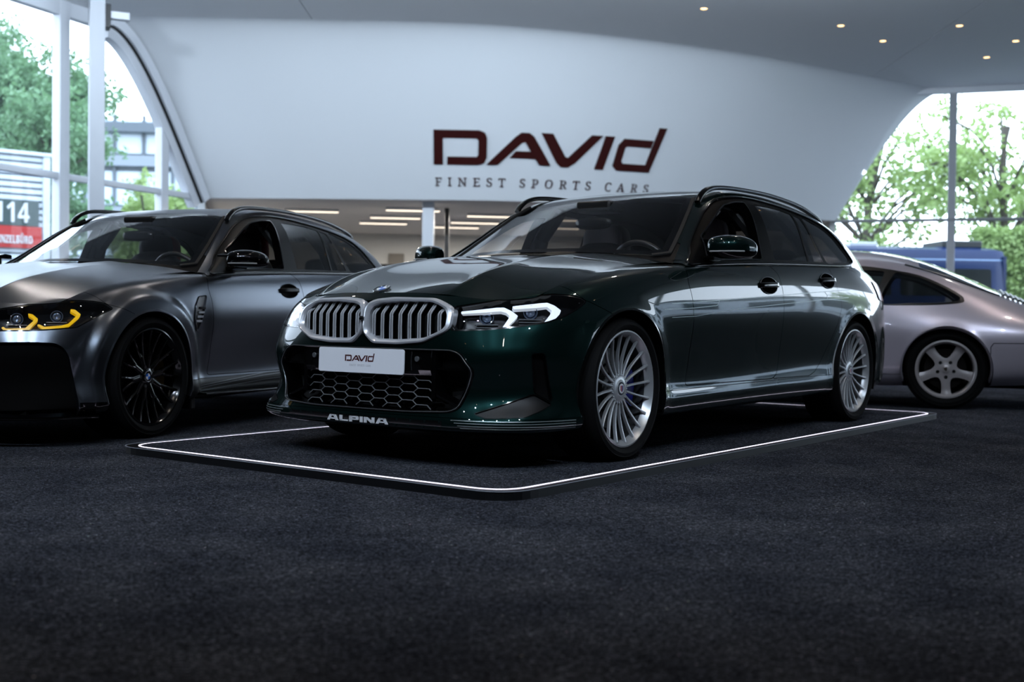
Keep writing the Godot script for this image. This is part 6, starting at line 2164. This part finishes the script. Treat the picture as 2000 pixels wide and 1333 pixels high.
func build_added_washers() -> void:
	# unseen ceiling floodlights, added to brighten the bulkhead
	var lampm := mat(Color(1, 1, 1), 0.4)
	lampm.emission_enabled = true
	lampm.emission = Color(0.86, 0.93, 1.0)
	lampm.emission_energy_multiplier = 4.0
	var shell := mat(Color(0.75, 0.76, 0.78), 0.4)
	var track := thing("added_lamp_track", "white unseen ceiling track added to carry the floodlights that brighten the bulkhead", "track", Transform3D(Basis(), Vector3(-0.5, CEIL, -12.6)))
	put(cbox(Vector3(-6.0, -0.04, -0.02), Vector3(6.0, 0.0, 0.02), 0.006), "track_bar", shell, track)
	for k in 8:
		var x := -6.0 + k * 1.55
		var aim := (Vector3(x * 0.95 - 0.3, 3.6, -18.4) - Vector3(x, CEIL - 0.2, -12.6)).normalized()
		var b := Basis.looking_at(aim, Vector3.UP)
		var o := thing("added_floodlight", "white flood lamp added on the unseen ceiling track to brighten the bulkhead", "lamp", Transform3D(b, Vector3(x, CEIL - 0.22, -12.6)), "added floodlights on the ceiling track")
		put(cbox(Vector3(-0.14, -0.10, -0.06), Vector3(0.14, 0.10, 0.06), 0.02), "flood_housing", shell, o)
		put(cbox(Vector3(-0.125, -0.085, -0.068), Vector3(0.125, 0.085, -0.058), 0.005), "added_flood_lamp", lampm, o)
		put(cbox(Vector3(-0.02, 0.10, -0.02), Vector3(0.02, 0.165, 0.02), 0.004), "flood_arm", shell, o)
		var l := AreaLight3D.new()
		l.name = "added_flood_glow"
		l.area_size = Vector2(0.25, 0.17)
		l.light_color = Color(0.86, 0.93, 1.0)
		l.light_energy = 7.3 if k < 4 else 9.0
		l.area_range = 20.0
		l.area_attenuation = 2.0
		l.shadow_enabled = true
		l.transform = Transform3D(Basis(), Vector3(0, 0, -0.075))
		o.add_child(l)

func build_added_accents() -> void:
	# cool accent spots out of view, added to lift the car fronts
	var shell := mat(Color(0.75, 0.76, 0.78), 0.4)
	var lampm := mat(Color(1, 1, 1), 0.4)
	lampm.emission_enabled = true
	lampm.emission = Color(0.85, 0.92, 1.0)
	lampm.emission_energy_multiplier = 6.0
	var track := thing("added_lamp_track", "white unseen ceiling track added to carry the round accent spots aimed at the platform", "track", Transform3D(Basis(), Vector3(-1.0, CEIL, -0.8)))
	put(cbox(Vector3(-4.2, -0.04, -0.02), Vector3(4.2, 0.0, 0.02), 0.006), "track_bar", shell, track)
	var short := thing("added_lamp_track", "short white unseen ceiling track added to carry the two spots that brighten the silver coupe", "track", Transform3D(Basis(), Vector3(3.75, CEIL, -5.2)))  # second track, added out of view to brighten the coupe
	put(cbox(Vector3(-1.2, -0.04, -0.02), Vector3(1.2, 0.0, 0.02), 0.006), "track_bar", shell, short)
	for k in 7:
		var x: float = -4.6 + k * 1.7 if k < 5 else 2.9 + (k - 5) * 1.7
		var from := Vector3(x, CEIL - 0.22, -0.8 if k < 5 else -5.2)
		var aim := (Vector3(-3.4 + k * 1.3, 0.2, -5.3) - from).normalized() if k < 5 else (Vector3(2.9 + (k - 5) * 0.9, 0.45, -9.4) - from).normalized()
		var o := thing("added_accent_spot", "round white accent spot added on the unseen ceiling track facing the platform" if k < 5 else "round white accent spot added on the unseen short ceiling track facing the silver coupe", "lamp", Transform3D(Basis.looking_at(aim, Vector3.UP), from), "added accent spots on the ceiling track" if k < 5 else "added accent spots over the silver coupe")
		put(lathe([[0.0, 0.10], [0.05, 0.10], [0.055, 0.08], [0.055, -0.08], [0.045, -0.08], [0.045, -0.05]], 24), "spot_housing", shell, o)
		put(lathe([[0.0, -0.06], [0.044, -0.06], [0.044, -0.05]], 20), "spot_lamp", lampm, o)
		put(cbox(Vector3(-0.012, 0.05, -0.012), Vector3(0.012, 0.15, 0.012), 0.003), "spot_arm", shell, o)
		var l := SpotLight3D.new()
		l.name = "added_accent_glow"
		l.light_color = Color(0.85, 0.92, 1.0)
		l.light_energy = 11.0 if k < 5 else 5.5
		l.light_size = 0.04
		l.spot_range = 20.0
		l.spot_attenuation = 2.0
		l.spot_angle = 30.0
		l.spot_angle_attenuation = 1.0
		l.shadow_enabled = true
		l.transform = Transform3D(Basis(), Vector3(0, 0, -0.09))
		o.add_child(l)

func build_platform(carpet: Material) -> void:
	# low platform under the green estate, with a light line set in its edge
	var th := 0.6436
	var back := Vector3(sin(th), 0, -cos(th))
	var left := Vector3(cos(th), 0, sin(th))
	var W := 2.339
	var Ln := 5.12
	# local: x back, z left; light line corner at the origin, platform reaches 5 cm further
	var o := thing("platform", "low black display platform with a thin light line round its edge", "platform", Transform3D(Basis(back, Vector3.UP, left), Vector3(-0.0219, 0, -4.4216)))
	var m := 0.055
	var top := rounded(pv2([[-m, -W - m], [Ln + m, -W - m], [Ln + m, m], [-m, m]]), 0.20, 8)
	var flat := Transform3D(Basis(Vector3(1, 0, 0), Vector3(0, 0, 1), Vector3(0, -1, 0)), Vector3(0, 0.034, 0))
	# edge profile with a fine ledge
	var edge := PackedVector3Array()
	var en := PackedVector3Array()
	for p in dense2(top, 0.2, true):
		edge.append(Vector3(p.x, 0, p.y))
		en.append(Vector3.UP)
	var body := prism(top, 0.034).moved(flat)
	put(body, "platform_body", mat(Color(0.022, 0.025, 0.032), 0.35), o)
	var inner_poly := rounded(pv2([[0.012, -W - 0.0 + 0.012], [Ln - 0.012, -W + 0.012], [Ln - 0.012, -0.012], [0.012, -0.012]]), 0.15, 8)
	var deck := prism(inner_poly, 0.004).moved(Transform3D(Basis(Vector3(1, 0, 0), Vector3(0, 0, 1), Vector3(0, -1, 0)), Vector3(0, 0.036, 0)))
	put(deck, "deck_carpet", carpet, o)
	var line := rounded(pv2([[0, -W], [Ln, -W], [Ln, 0], [0, 0]]), 0.16, 8)
	var lp := PackedVector3Array()
	var ln := PackedVector3Array()
	for p in dense2(line, 0.10, true):
		lp.append(Vector3(p.x, 0.0345, p.y))
		ln.append(Vector3.UP)
	var led := mat(Color(1, 1, 1), 0.4)
	led.emission_enabled = true
	led.emission = Color(0.93, 0.90, 1.0)
	led.emission_energy_multiplier = 1.6
	put(sweep(lp, ln, pv2([[-0.0045, -0.002], [-0.0045, 0.0015], [0.0045, 0.0015], [0.0045, -0.002]]), true), "light_line", led, o, "thin white light line")
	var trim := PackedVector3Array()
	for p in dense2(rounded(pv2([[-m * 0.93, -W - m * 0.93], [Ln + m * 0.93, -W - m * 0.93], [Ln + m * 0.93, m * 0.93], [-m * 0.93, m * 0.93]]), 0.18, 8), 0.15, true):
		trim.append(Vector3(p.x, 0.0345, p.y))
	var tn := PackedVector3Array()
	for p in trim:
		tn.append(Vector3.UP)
	put(sweep(trim, tn, pv2([[-0.0025, -0.001], [-0.0025, 0.0012], [0.0025, 0.0012], [0.0025, -0.001]]), true), "edge_highlight", mat(Color(0.62, 0.64, 0.68), 0.3, 0.3), o)  # pale strip standing in for the highlight along the platform edge
	for seg in [[Vector3(Ln / 2, 0.045, 0.0), Ln, 0.0], [Vector3(Ln / 2, 0.045, -W), Ln, 0.0], [Vector3(0.0, 0.045, -W / 2), W, PI / 2], [Vector3(Ln, 0.045, -W / 2), W, PI / 2]]:
		var l := AreaLight3D.new()
		l.name = "line_glow"
		l.area_size = Vector2(seg[1], 0.012)
		l.light_color = Color(0.93, 0.90, 1.0)
		l.light_energy = 0.05
		l.area_range = 4.0
		l.area_attenuation = 2.0
		l.shadow_enabled = true
		l.transform = Transform3D(Basis(SY, seg[2]) * Basis(Vector3(1, 0, 0), PI / 2), seg[0])
		o.add_child(l)
# ---------------------------------------------------------------- outside
func leaf_mesh(m: Material) -> ArrayMesh:
	var d := MD.new()
	# a small spray of five bent leaves
	for k in 5:
		var b := Basis(SY, k * 1.3) * Basis(Vector3(1, 0, 0), 0.5 + 0.25 * (k % 3))
		var o := b * Vector3(0, 0.02, 0.03)
		var p := [o, o + b * Vector3(-0.045, 0.015, 0.06), o + b * Vector3(0, 0.0, 0.14), o + b * Vector3(0.045, 0.015, 0.06)]
		d.tri(p[0], p[1], p[2])
		d.tri(p[0], p[2], p[3])
	return mesh_of(d, m)

func tree(at: Vector3, h: float, crown: Vector3, cy: float, count: int, leaf: ArrayMesh, bark: Material, label: String, sd: int, gaps := 0.5) -> void:
	var rng := RandomNumberGenerator.new()
	rng.seed = sd
	var o := thing("tree", label, "tree", Transform3D(Basis(), at))
	var trunk := PackedVector3Array()
	for k in 7:
		trunk.append(Vector3(sin(k * 0.9 + sd) * 0.06 * k, h * 0.72 * k / 6.0, cos(k * 1.3 + sd) * 0.05 * k))
	put(tube(trunk, 0.10, 8), "trunk", bark, o)
	var tips := []
	for k in 26:
		var a := rng.randf() * TAU
		var e := rng.randf_range(-0.7, 0.9)
		var dir := Vector3(cos(a) * sqrt(1 - e * e * 0.8), e, sin(a) * sqrt(1 - e * e * 0.8))
		var tip := Vector3(0, cy, 0) + dir * crown * rng.randf_range(0.55, 1.0)
		var root: Vector3 = trunk[clampi(int(tip.y / (h * 0.72) * 6.0) - 1, 1, 5)]
		var mid := root.lerp(tip, 0.5) + Vector3(0, 0.25, 0)
		put(tube(PackedVector3Array([root, mid, tip]), 0.035, 5), "branch", bark, o)
		tips.append(tip)
		tips.append(root.lerp(tip, 0.6) + Vector3(rng.randf_range(-0.5, 0.5), rng.randf_range(-0.3, 0.5), rng.randf_range(-0.5, 0.5)))
	var mm := MultiMesh.new()
	mm.transform_format = MultiMesh.TRANSFORM_3D
	mm.mesh = leaf
	mm.instance_count = count
	for k in count:
		var c: Vector3 = tips[rng.randi() % tips.size()]
		var r := crown.length() * 0.17 * gaps * 2.0
		var p := c + Vector3(rng.randfn(), rng.randfn() * 0.8, rng.randfn()) * r * 0.5
		var sc := rng.randf_range(0.8, 1.7)
		mm.set_instance_transform(k, Transform3D(Basis.from_euler(Vector3(rng.randf() * TAU, rng.randf() * TAU, rng.randf() * TAU)).scaled(Vector3.ONE * sc), p))
	var f := MultiMeshInstance3D.new()
	f.name = "foliage"
	f.multimesh = mm
	f.set_meta("kind", "stuff")
	o.add_child(f)

func build_outside() -> void:
	struct(box(Vector3(-90, -0.5, -120), Vector3(90, -0.26, 60)), "ground_outside", mat(Color(0.46, 0.47, 0.47), 0.9))
	var l1 := mat(Color(0.50, 0.58, 0.35), 0.6)
	l1.backlight_enabled = true
	l1.backlight = Color(0.42, 0.5, 0.25)
	var l2 := mat(Color(0.32, 0.45, 0.31), 0.6)
	l2.backlight_enabled = true
	l2.backlight = Color(0.32, 0.42, 0.28)
	var leafA := leaf_mesh(l1)
	var leafB := leaf_mesh(l2)
	var bark := mat(Color(0.28, 0.25, 0.22), 0.9)
	# left-hand trees
	tree(Vector3(-16.6, -0.26, -38.0), 12.2, Vector3(3.3, 4.4, 2.6), 7.6, 7000, leafB, bark, "tall leafy tree outside behind the address sign", 3, 0.45)
	tree(Vector3(-12.2, -0.26, -31.5), 8.0, Vector3(1.5, 2.8, 1.6), 4.6, 1900, leafB, bark, "narrow leafy tree outside beside the white square column", 8, 0.45)
	tree(Vector3(-10.9, -0.26, -36.0), 5.2, Vector3(1.5, 1.5, 1.4), 3.4, 1500, leafA, bark, "bright low tree outside in front of the grey office block", 12, 0.5)
	tree(Vector3(-23.5, -0.26, -42.0), 10.0, Vector3(2.5, 3.4, 2.5), 6.0, 2000, leafB, bark, "tree outside farther off behind the slatted pavilion", 17, 0.45)
	tree(Vector3(-8.4, -0.26, -33.0), 4.4, Vector3(1.6, 1.2, 1.3), 2.4, 1300, leafA, bark, "small bright tree outside under the curved window frame", 19, 0.5)
	# right-hand trees
	tree(Vector3(9.4, -0.26, -31.0), 8.2, Vector3(2.5, 2.3, 2.3), 4.7, 760, leafA, bark, "light airy tree outside behind the inclined bulkhead edge", 21, 0.45)
	tree(Vector3(13.2, -0.26, -31.5), 8.6, Vector3(2.6, 2.2, 2.4), 4.9, 760, leafA, bark, "light airy tree outside to the right of the window mullion", 26, 0.45)
	tree(Vector3(16.3, -0.26, -34.0), 5.6, Vector3(2.4, 2.0, 2.2), 2.6, 2600, leafA, bark, "dense bush-like tree outside beside the blue van", 31)
	tree(Vector3(27.0, -0.26, -14.0), 5.5, Vector3(2.0, 1.7, 2.0), 3.2, 1500, leafA, bark, "tree outside the right-hand side glazing near the pale building", 36)
	tree(Vector3(28.0, -0.26, -26.5), 6.0, Vector3(2.2, 1.9, 2.2), 3.4, 1500, leafA, bark, "tree outside the right-hand corner of the glazing", 41)
	tree(Vector3(6.2, -0.26, -40.0), 7.5, Vector3(3.4, 2.6, 2.6), 4.4, 2000, leafB, bark, "dark green tree outside far behind the blue van", 46)
	# hedge
	var hedge := thing("hedge", "clipped green hedge outside beside the blue van", "hedge", Transform3D(Basis(), Vector3(13.2, -0.26, -29.6)))
	var rng := RandomNumberGenerator.new()
	rng.seed = 77
	var mm := MultiMesh.new()
	mm.transform_format = MultiMesh.TRANSFORM_3D
	mm.mesh = leafA
	mm.instance_count = 7000
	for k in 7000:
		mm.set_instance_transform(k, Transform3D(Basis.from_euler(Vector3(rng.randf() * TAU, rng.randf() * TAU, rng.randf() * TAU)), Vector3(rng.randf_range(-1.6, 3.5), rng.randf_range(0.0, 3.3), rng.randf_range(-0.5, 0.5))))
	var hf := MultiMeshInstance3D.new()
	hf.name = "hedge_leaves"
	hf.multimesh = mm
	hf.set_meta("kind", "stuff")
	hedge.add_child(hf)
	# slatted white building with the address panel
	var b := thing("slatted_building", "white slatted pavilion outside with an address panel and red sign", "building", Transform3D(Basis(SY, 0.72), Vector3(-10.22, -0.26, -26.0)))
	var wm := mat(Color(0.72, 0.75, 0.78), 0.5)
	put(box(Vector3(-6.0, 0, -2.2), Vector3(-0.02, 4.35, -0.12)), "building_core", mat(Color(0.55, 0.58, 0.61), 0.7), b)
	for k in 30:
		put(cbox(Vector3(-6.0, 0.1 + k * 0.142, -0.12), Vector3(-0.05, 0.1 + k * 0.142 + 0.095, -0.02), 0.012), "slat", wm, b)
	put(cbox(Vector3(-0.12, 0, -0.16), Vector3(0.03, 4.36, 0.03), 0.01), "corner_post", wm, b)
	put(cbox(Vector3(-6.05, 4.34, -2.2), Vector3(0.06, 4.42, 0.06), 0.02), "roof_edge", wm, b)
	put(cbox(Vector3(-3.4, 2.80, 0.0), Vector3(-0.22, 3.36, 0.05), 0.01), "address_panel", mat(Color(0.16, 0.23, 0.23), 0.4), b)
	put(cbox(Vector3(-3.4, 2.32, 0.0), Vector3(-0.16, 2.79, 0.06), 0.01), "red_panel", mat(Color(0.62, 0.05, 0.05), 0.4), b)
	var num := put_mesh(text_md("114", 0.60, 0.02, "Droid Sans", 700), "address_number", b, Transform3D(Basis.from_scale(Vector3(0.76, 1, 1)), Vector3(-0.80, 3.08, 0.06)))
	num.material_override = mat(Color(0.75, 0.76, 0.76), 0.5)
	var ez := put_mesh(text_md("EINZELBÜRO", 0.235, 0.02, "Droid Sans", 700), "red_panel_text", b, Transform3D(Basis.from_scale(Vector3(0.56, 1, 1)), Vector3(-0.76, 2.50, 0.07)))
	ez.material_override = mat(Color(0.75, 0.75, 0.75), 0.5)
	# office block
	var of := thing("office_block", "grey office block with wide window bands outside beyond the trees", "building", Transform3D(Basis(SY, 0.1), Vector3(-21.0, -0.26, -62.0)))
	put(box(Vector3(-6, 0, -10), Vector3(6, 10.6, -0.4)), "block_core", mat(Color(0.40, 0.43, 0.46), 0.7), of)
	for f in 4:
		var y := 1.0 + f * 2.7
		put(box(Vector3(-6.3, y - 0.45, -10), Vector3(6.3, y + 0.1, 0.1)), "floor_band", mat(Color(0.50, 0.53, 0.56), 0.7), of)
		for k in 8:
			put(box(Vector3(-5.9 + k * 1.5, y + 0.25, -0.45), Vector3(-4.6 + k * 1.5, y + 2.0, -0.32)), "window_pane", mat(Color(0.75, 0.80, 0.84), 0.1), of)
			put(box(Vector3(-6.05 + k * 1.5, y + 0.1, -0.45), Vector3(-5.9 + k * 1.5, y + 2.25, -0.15)), "window_post", mat(Color(0.34, 0.37, 0.40), 0.6), of)
	put(box(Vector3(-6.5, 10.4, -10.2), Vector3(6.5, 10.9, 0.4)), "roof_band", mat(Color(0.33, 0.36, 0.39), 0.6), of)
	# pale building opposite the right-hand glazing
	var pb := thing("pale_building", "pale commercial building across the yard from the side glazing", "building", Transform3D(Basis(SY, -PI / 2 + 0.2), Vector3(34, -0.26, -14)))
	put(box(Vector3(-14, 0, -8), Vector3(12, 4.0, 0)), "wall", mat(Color(0.80, 0.83, 0.86), 0.8), pb)
	for k in 9:
		put(box(Vector3(-13 + k * 2.8, 1.2, -0.02), Vector3(-11.4 + k * 2.8, 3.4, 0.05)), "window_pane", mat(Color(0.15, 0.20, 0.25), 0.1), pb)
	put(box(Vector3(-14.2, 4.0, -8.2), Vector3(12.2, 4.25, 0.2)), "roof_edge", mat(Color(0.4, 0.42, 0.45), 0.7), pb)
	build_van()

func build_van() -> void:
	var blue := mat(Color(0.035, 0.125, 0.29), 0.25, 0.0, 0.35)
	var v := thing("van", "blue panel van parked outside behind the right-hand glazing", "van", Transform3D(Basis(SY, 0.06), Vector3(9.1, -0.26, -26.6)))
	# body section lofted along its length (x)
	var rows := []
	for k in 31:
		var x := lerpf(-2.3, 1.62, k / 30.0)
		var top := 2.62 - 0.05 * pow(absf(x + 0.3) / 2.0, 4.0)
		var e := clampf((1.62 - x) / 0.10, 0.0, 1.0)
		var hw := 0.98 - 0.05 * (1 - e)
		top -= 0.06 * (1 - e)
		var r := PackedVector3Array()
		for q in [[1.0, 0.30], [1.02, 0.55], [1.03, 1.0], [1.01, 1.35], [0.99, 1.42], [0.95, 2.1], [0.90, 2.38], [0.80, 2.54], [0.55, 2.61], [0.0, 2.62]]:
			r.append(Vector3(x, minf(q[1], top), q[0] * hw))
		rows.append(r)
	var half := faceted(rows, 0.8)
	var dr := Drape.new(half, SX, SY)
	var win1 := rounded(pv2([[-0.75, 1.52], [-0.75, 2.12], [1.28, 2.12], [1.28, 1.52]]), 0.06, 3)
	var win2 := rounded(pv2([[-2.05, 1.52], [-1.8, 2.12], [-0.95, 2.12], [-0.95, 1.52]]), 0.06, 3)
	var s1 := split(half, win1, SX, SY)
	var s2 := split(s1[1], win2, SX, SY)
	put(s2[1].both(), "van_body", blue, v)
	var dg := mat(Color(0.015, 0.025, 0.04), 0.06)
	for s in 2:
		put(s1[0].mirrored() if s == 1 else s1[0], "side_window", dg, v)
		put(s2[0].mirrored() if s == 1 else s2[0], "side_window", dg, v)
		var st := ribbon(dr, pv2([[-2.25, 2.335], [1.58, 2.335]]), 0.06, 0.01)
		put(st.mirrored() if s == 1 else st, "roof_gutter", mat(Color(0.45, 0.55, 0.68), 0.3), v)
		var la := ribbon(dr, pv2([[-2.25, 1.40], [1.55, 1.40]]), 0.05, 0.012)
		put(la.mirrored() if s == 1 else la, "side_moulding", blue, v)
	put(box(Vector3(1.55, 0.4, -0.93), Vector3(1.62, 2.40, 0.93)), "rear_doors", blue, v)
	put(box(Vector3(-2.32, 0.4, -0.93), Vector3(-2.25, 2.40, 0.93)), "van_front", blue, v)
	put(cbox(Vector3(0.35, 2.60, -0.55), Vector3(1.25, 2.76, 0.55), 0.04), "roof_unit", mat(Color(0.05, 0.06, 0.08), 0.5), v)
	put(cbox(Vector3(-1.7, 2.60, -0.5), Vector3(-1.1, 2.70, 0.5), 0.03), "roof_hatch", mat(Color(0.75, 0.76, 0.78), 0.5), v)
	for x in [-1.5, 0.9]:
		for s in [-1, 1]:
			put(lathe([[0.0, 0.02], [0.2, 0.02], [0.22, 0.0], [0.33, 0.0], [0.35, -0.03], [0.35, -0.22], [0.2, -0.22]], 32).moved(Transform3D(Basis() if s == 1 else Basis(SY, PI), Vector3(x, 0.35, 0.97 * s))), "wheel", mat(Color(0.03, 0.03, 0.03), 0.7), v)
# ---------------------------------------------------------------- scene
func place(x: float, d: float, th: float, y: float) -> Transform3D:
	var s := sin(th)
	var c := cos(th)
	return Transform3D(Basis(Vector3(s, 0, -c), Vector3(0, 1, 0), Vector3(c, 0, s)), Vector3(x, y, -d))
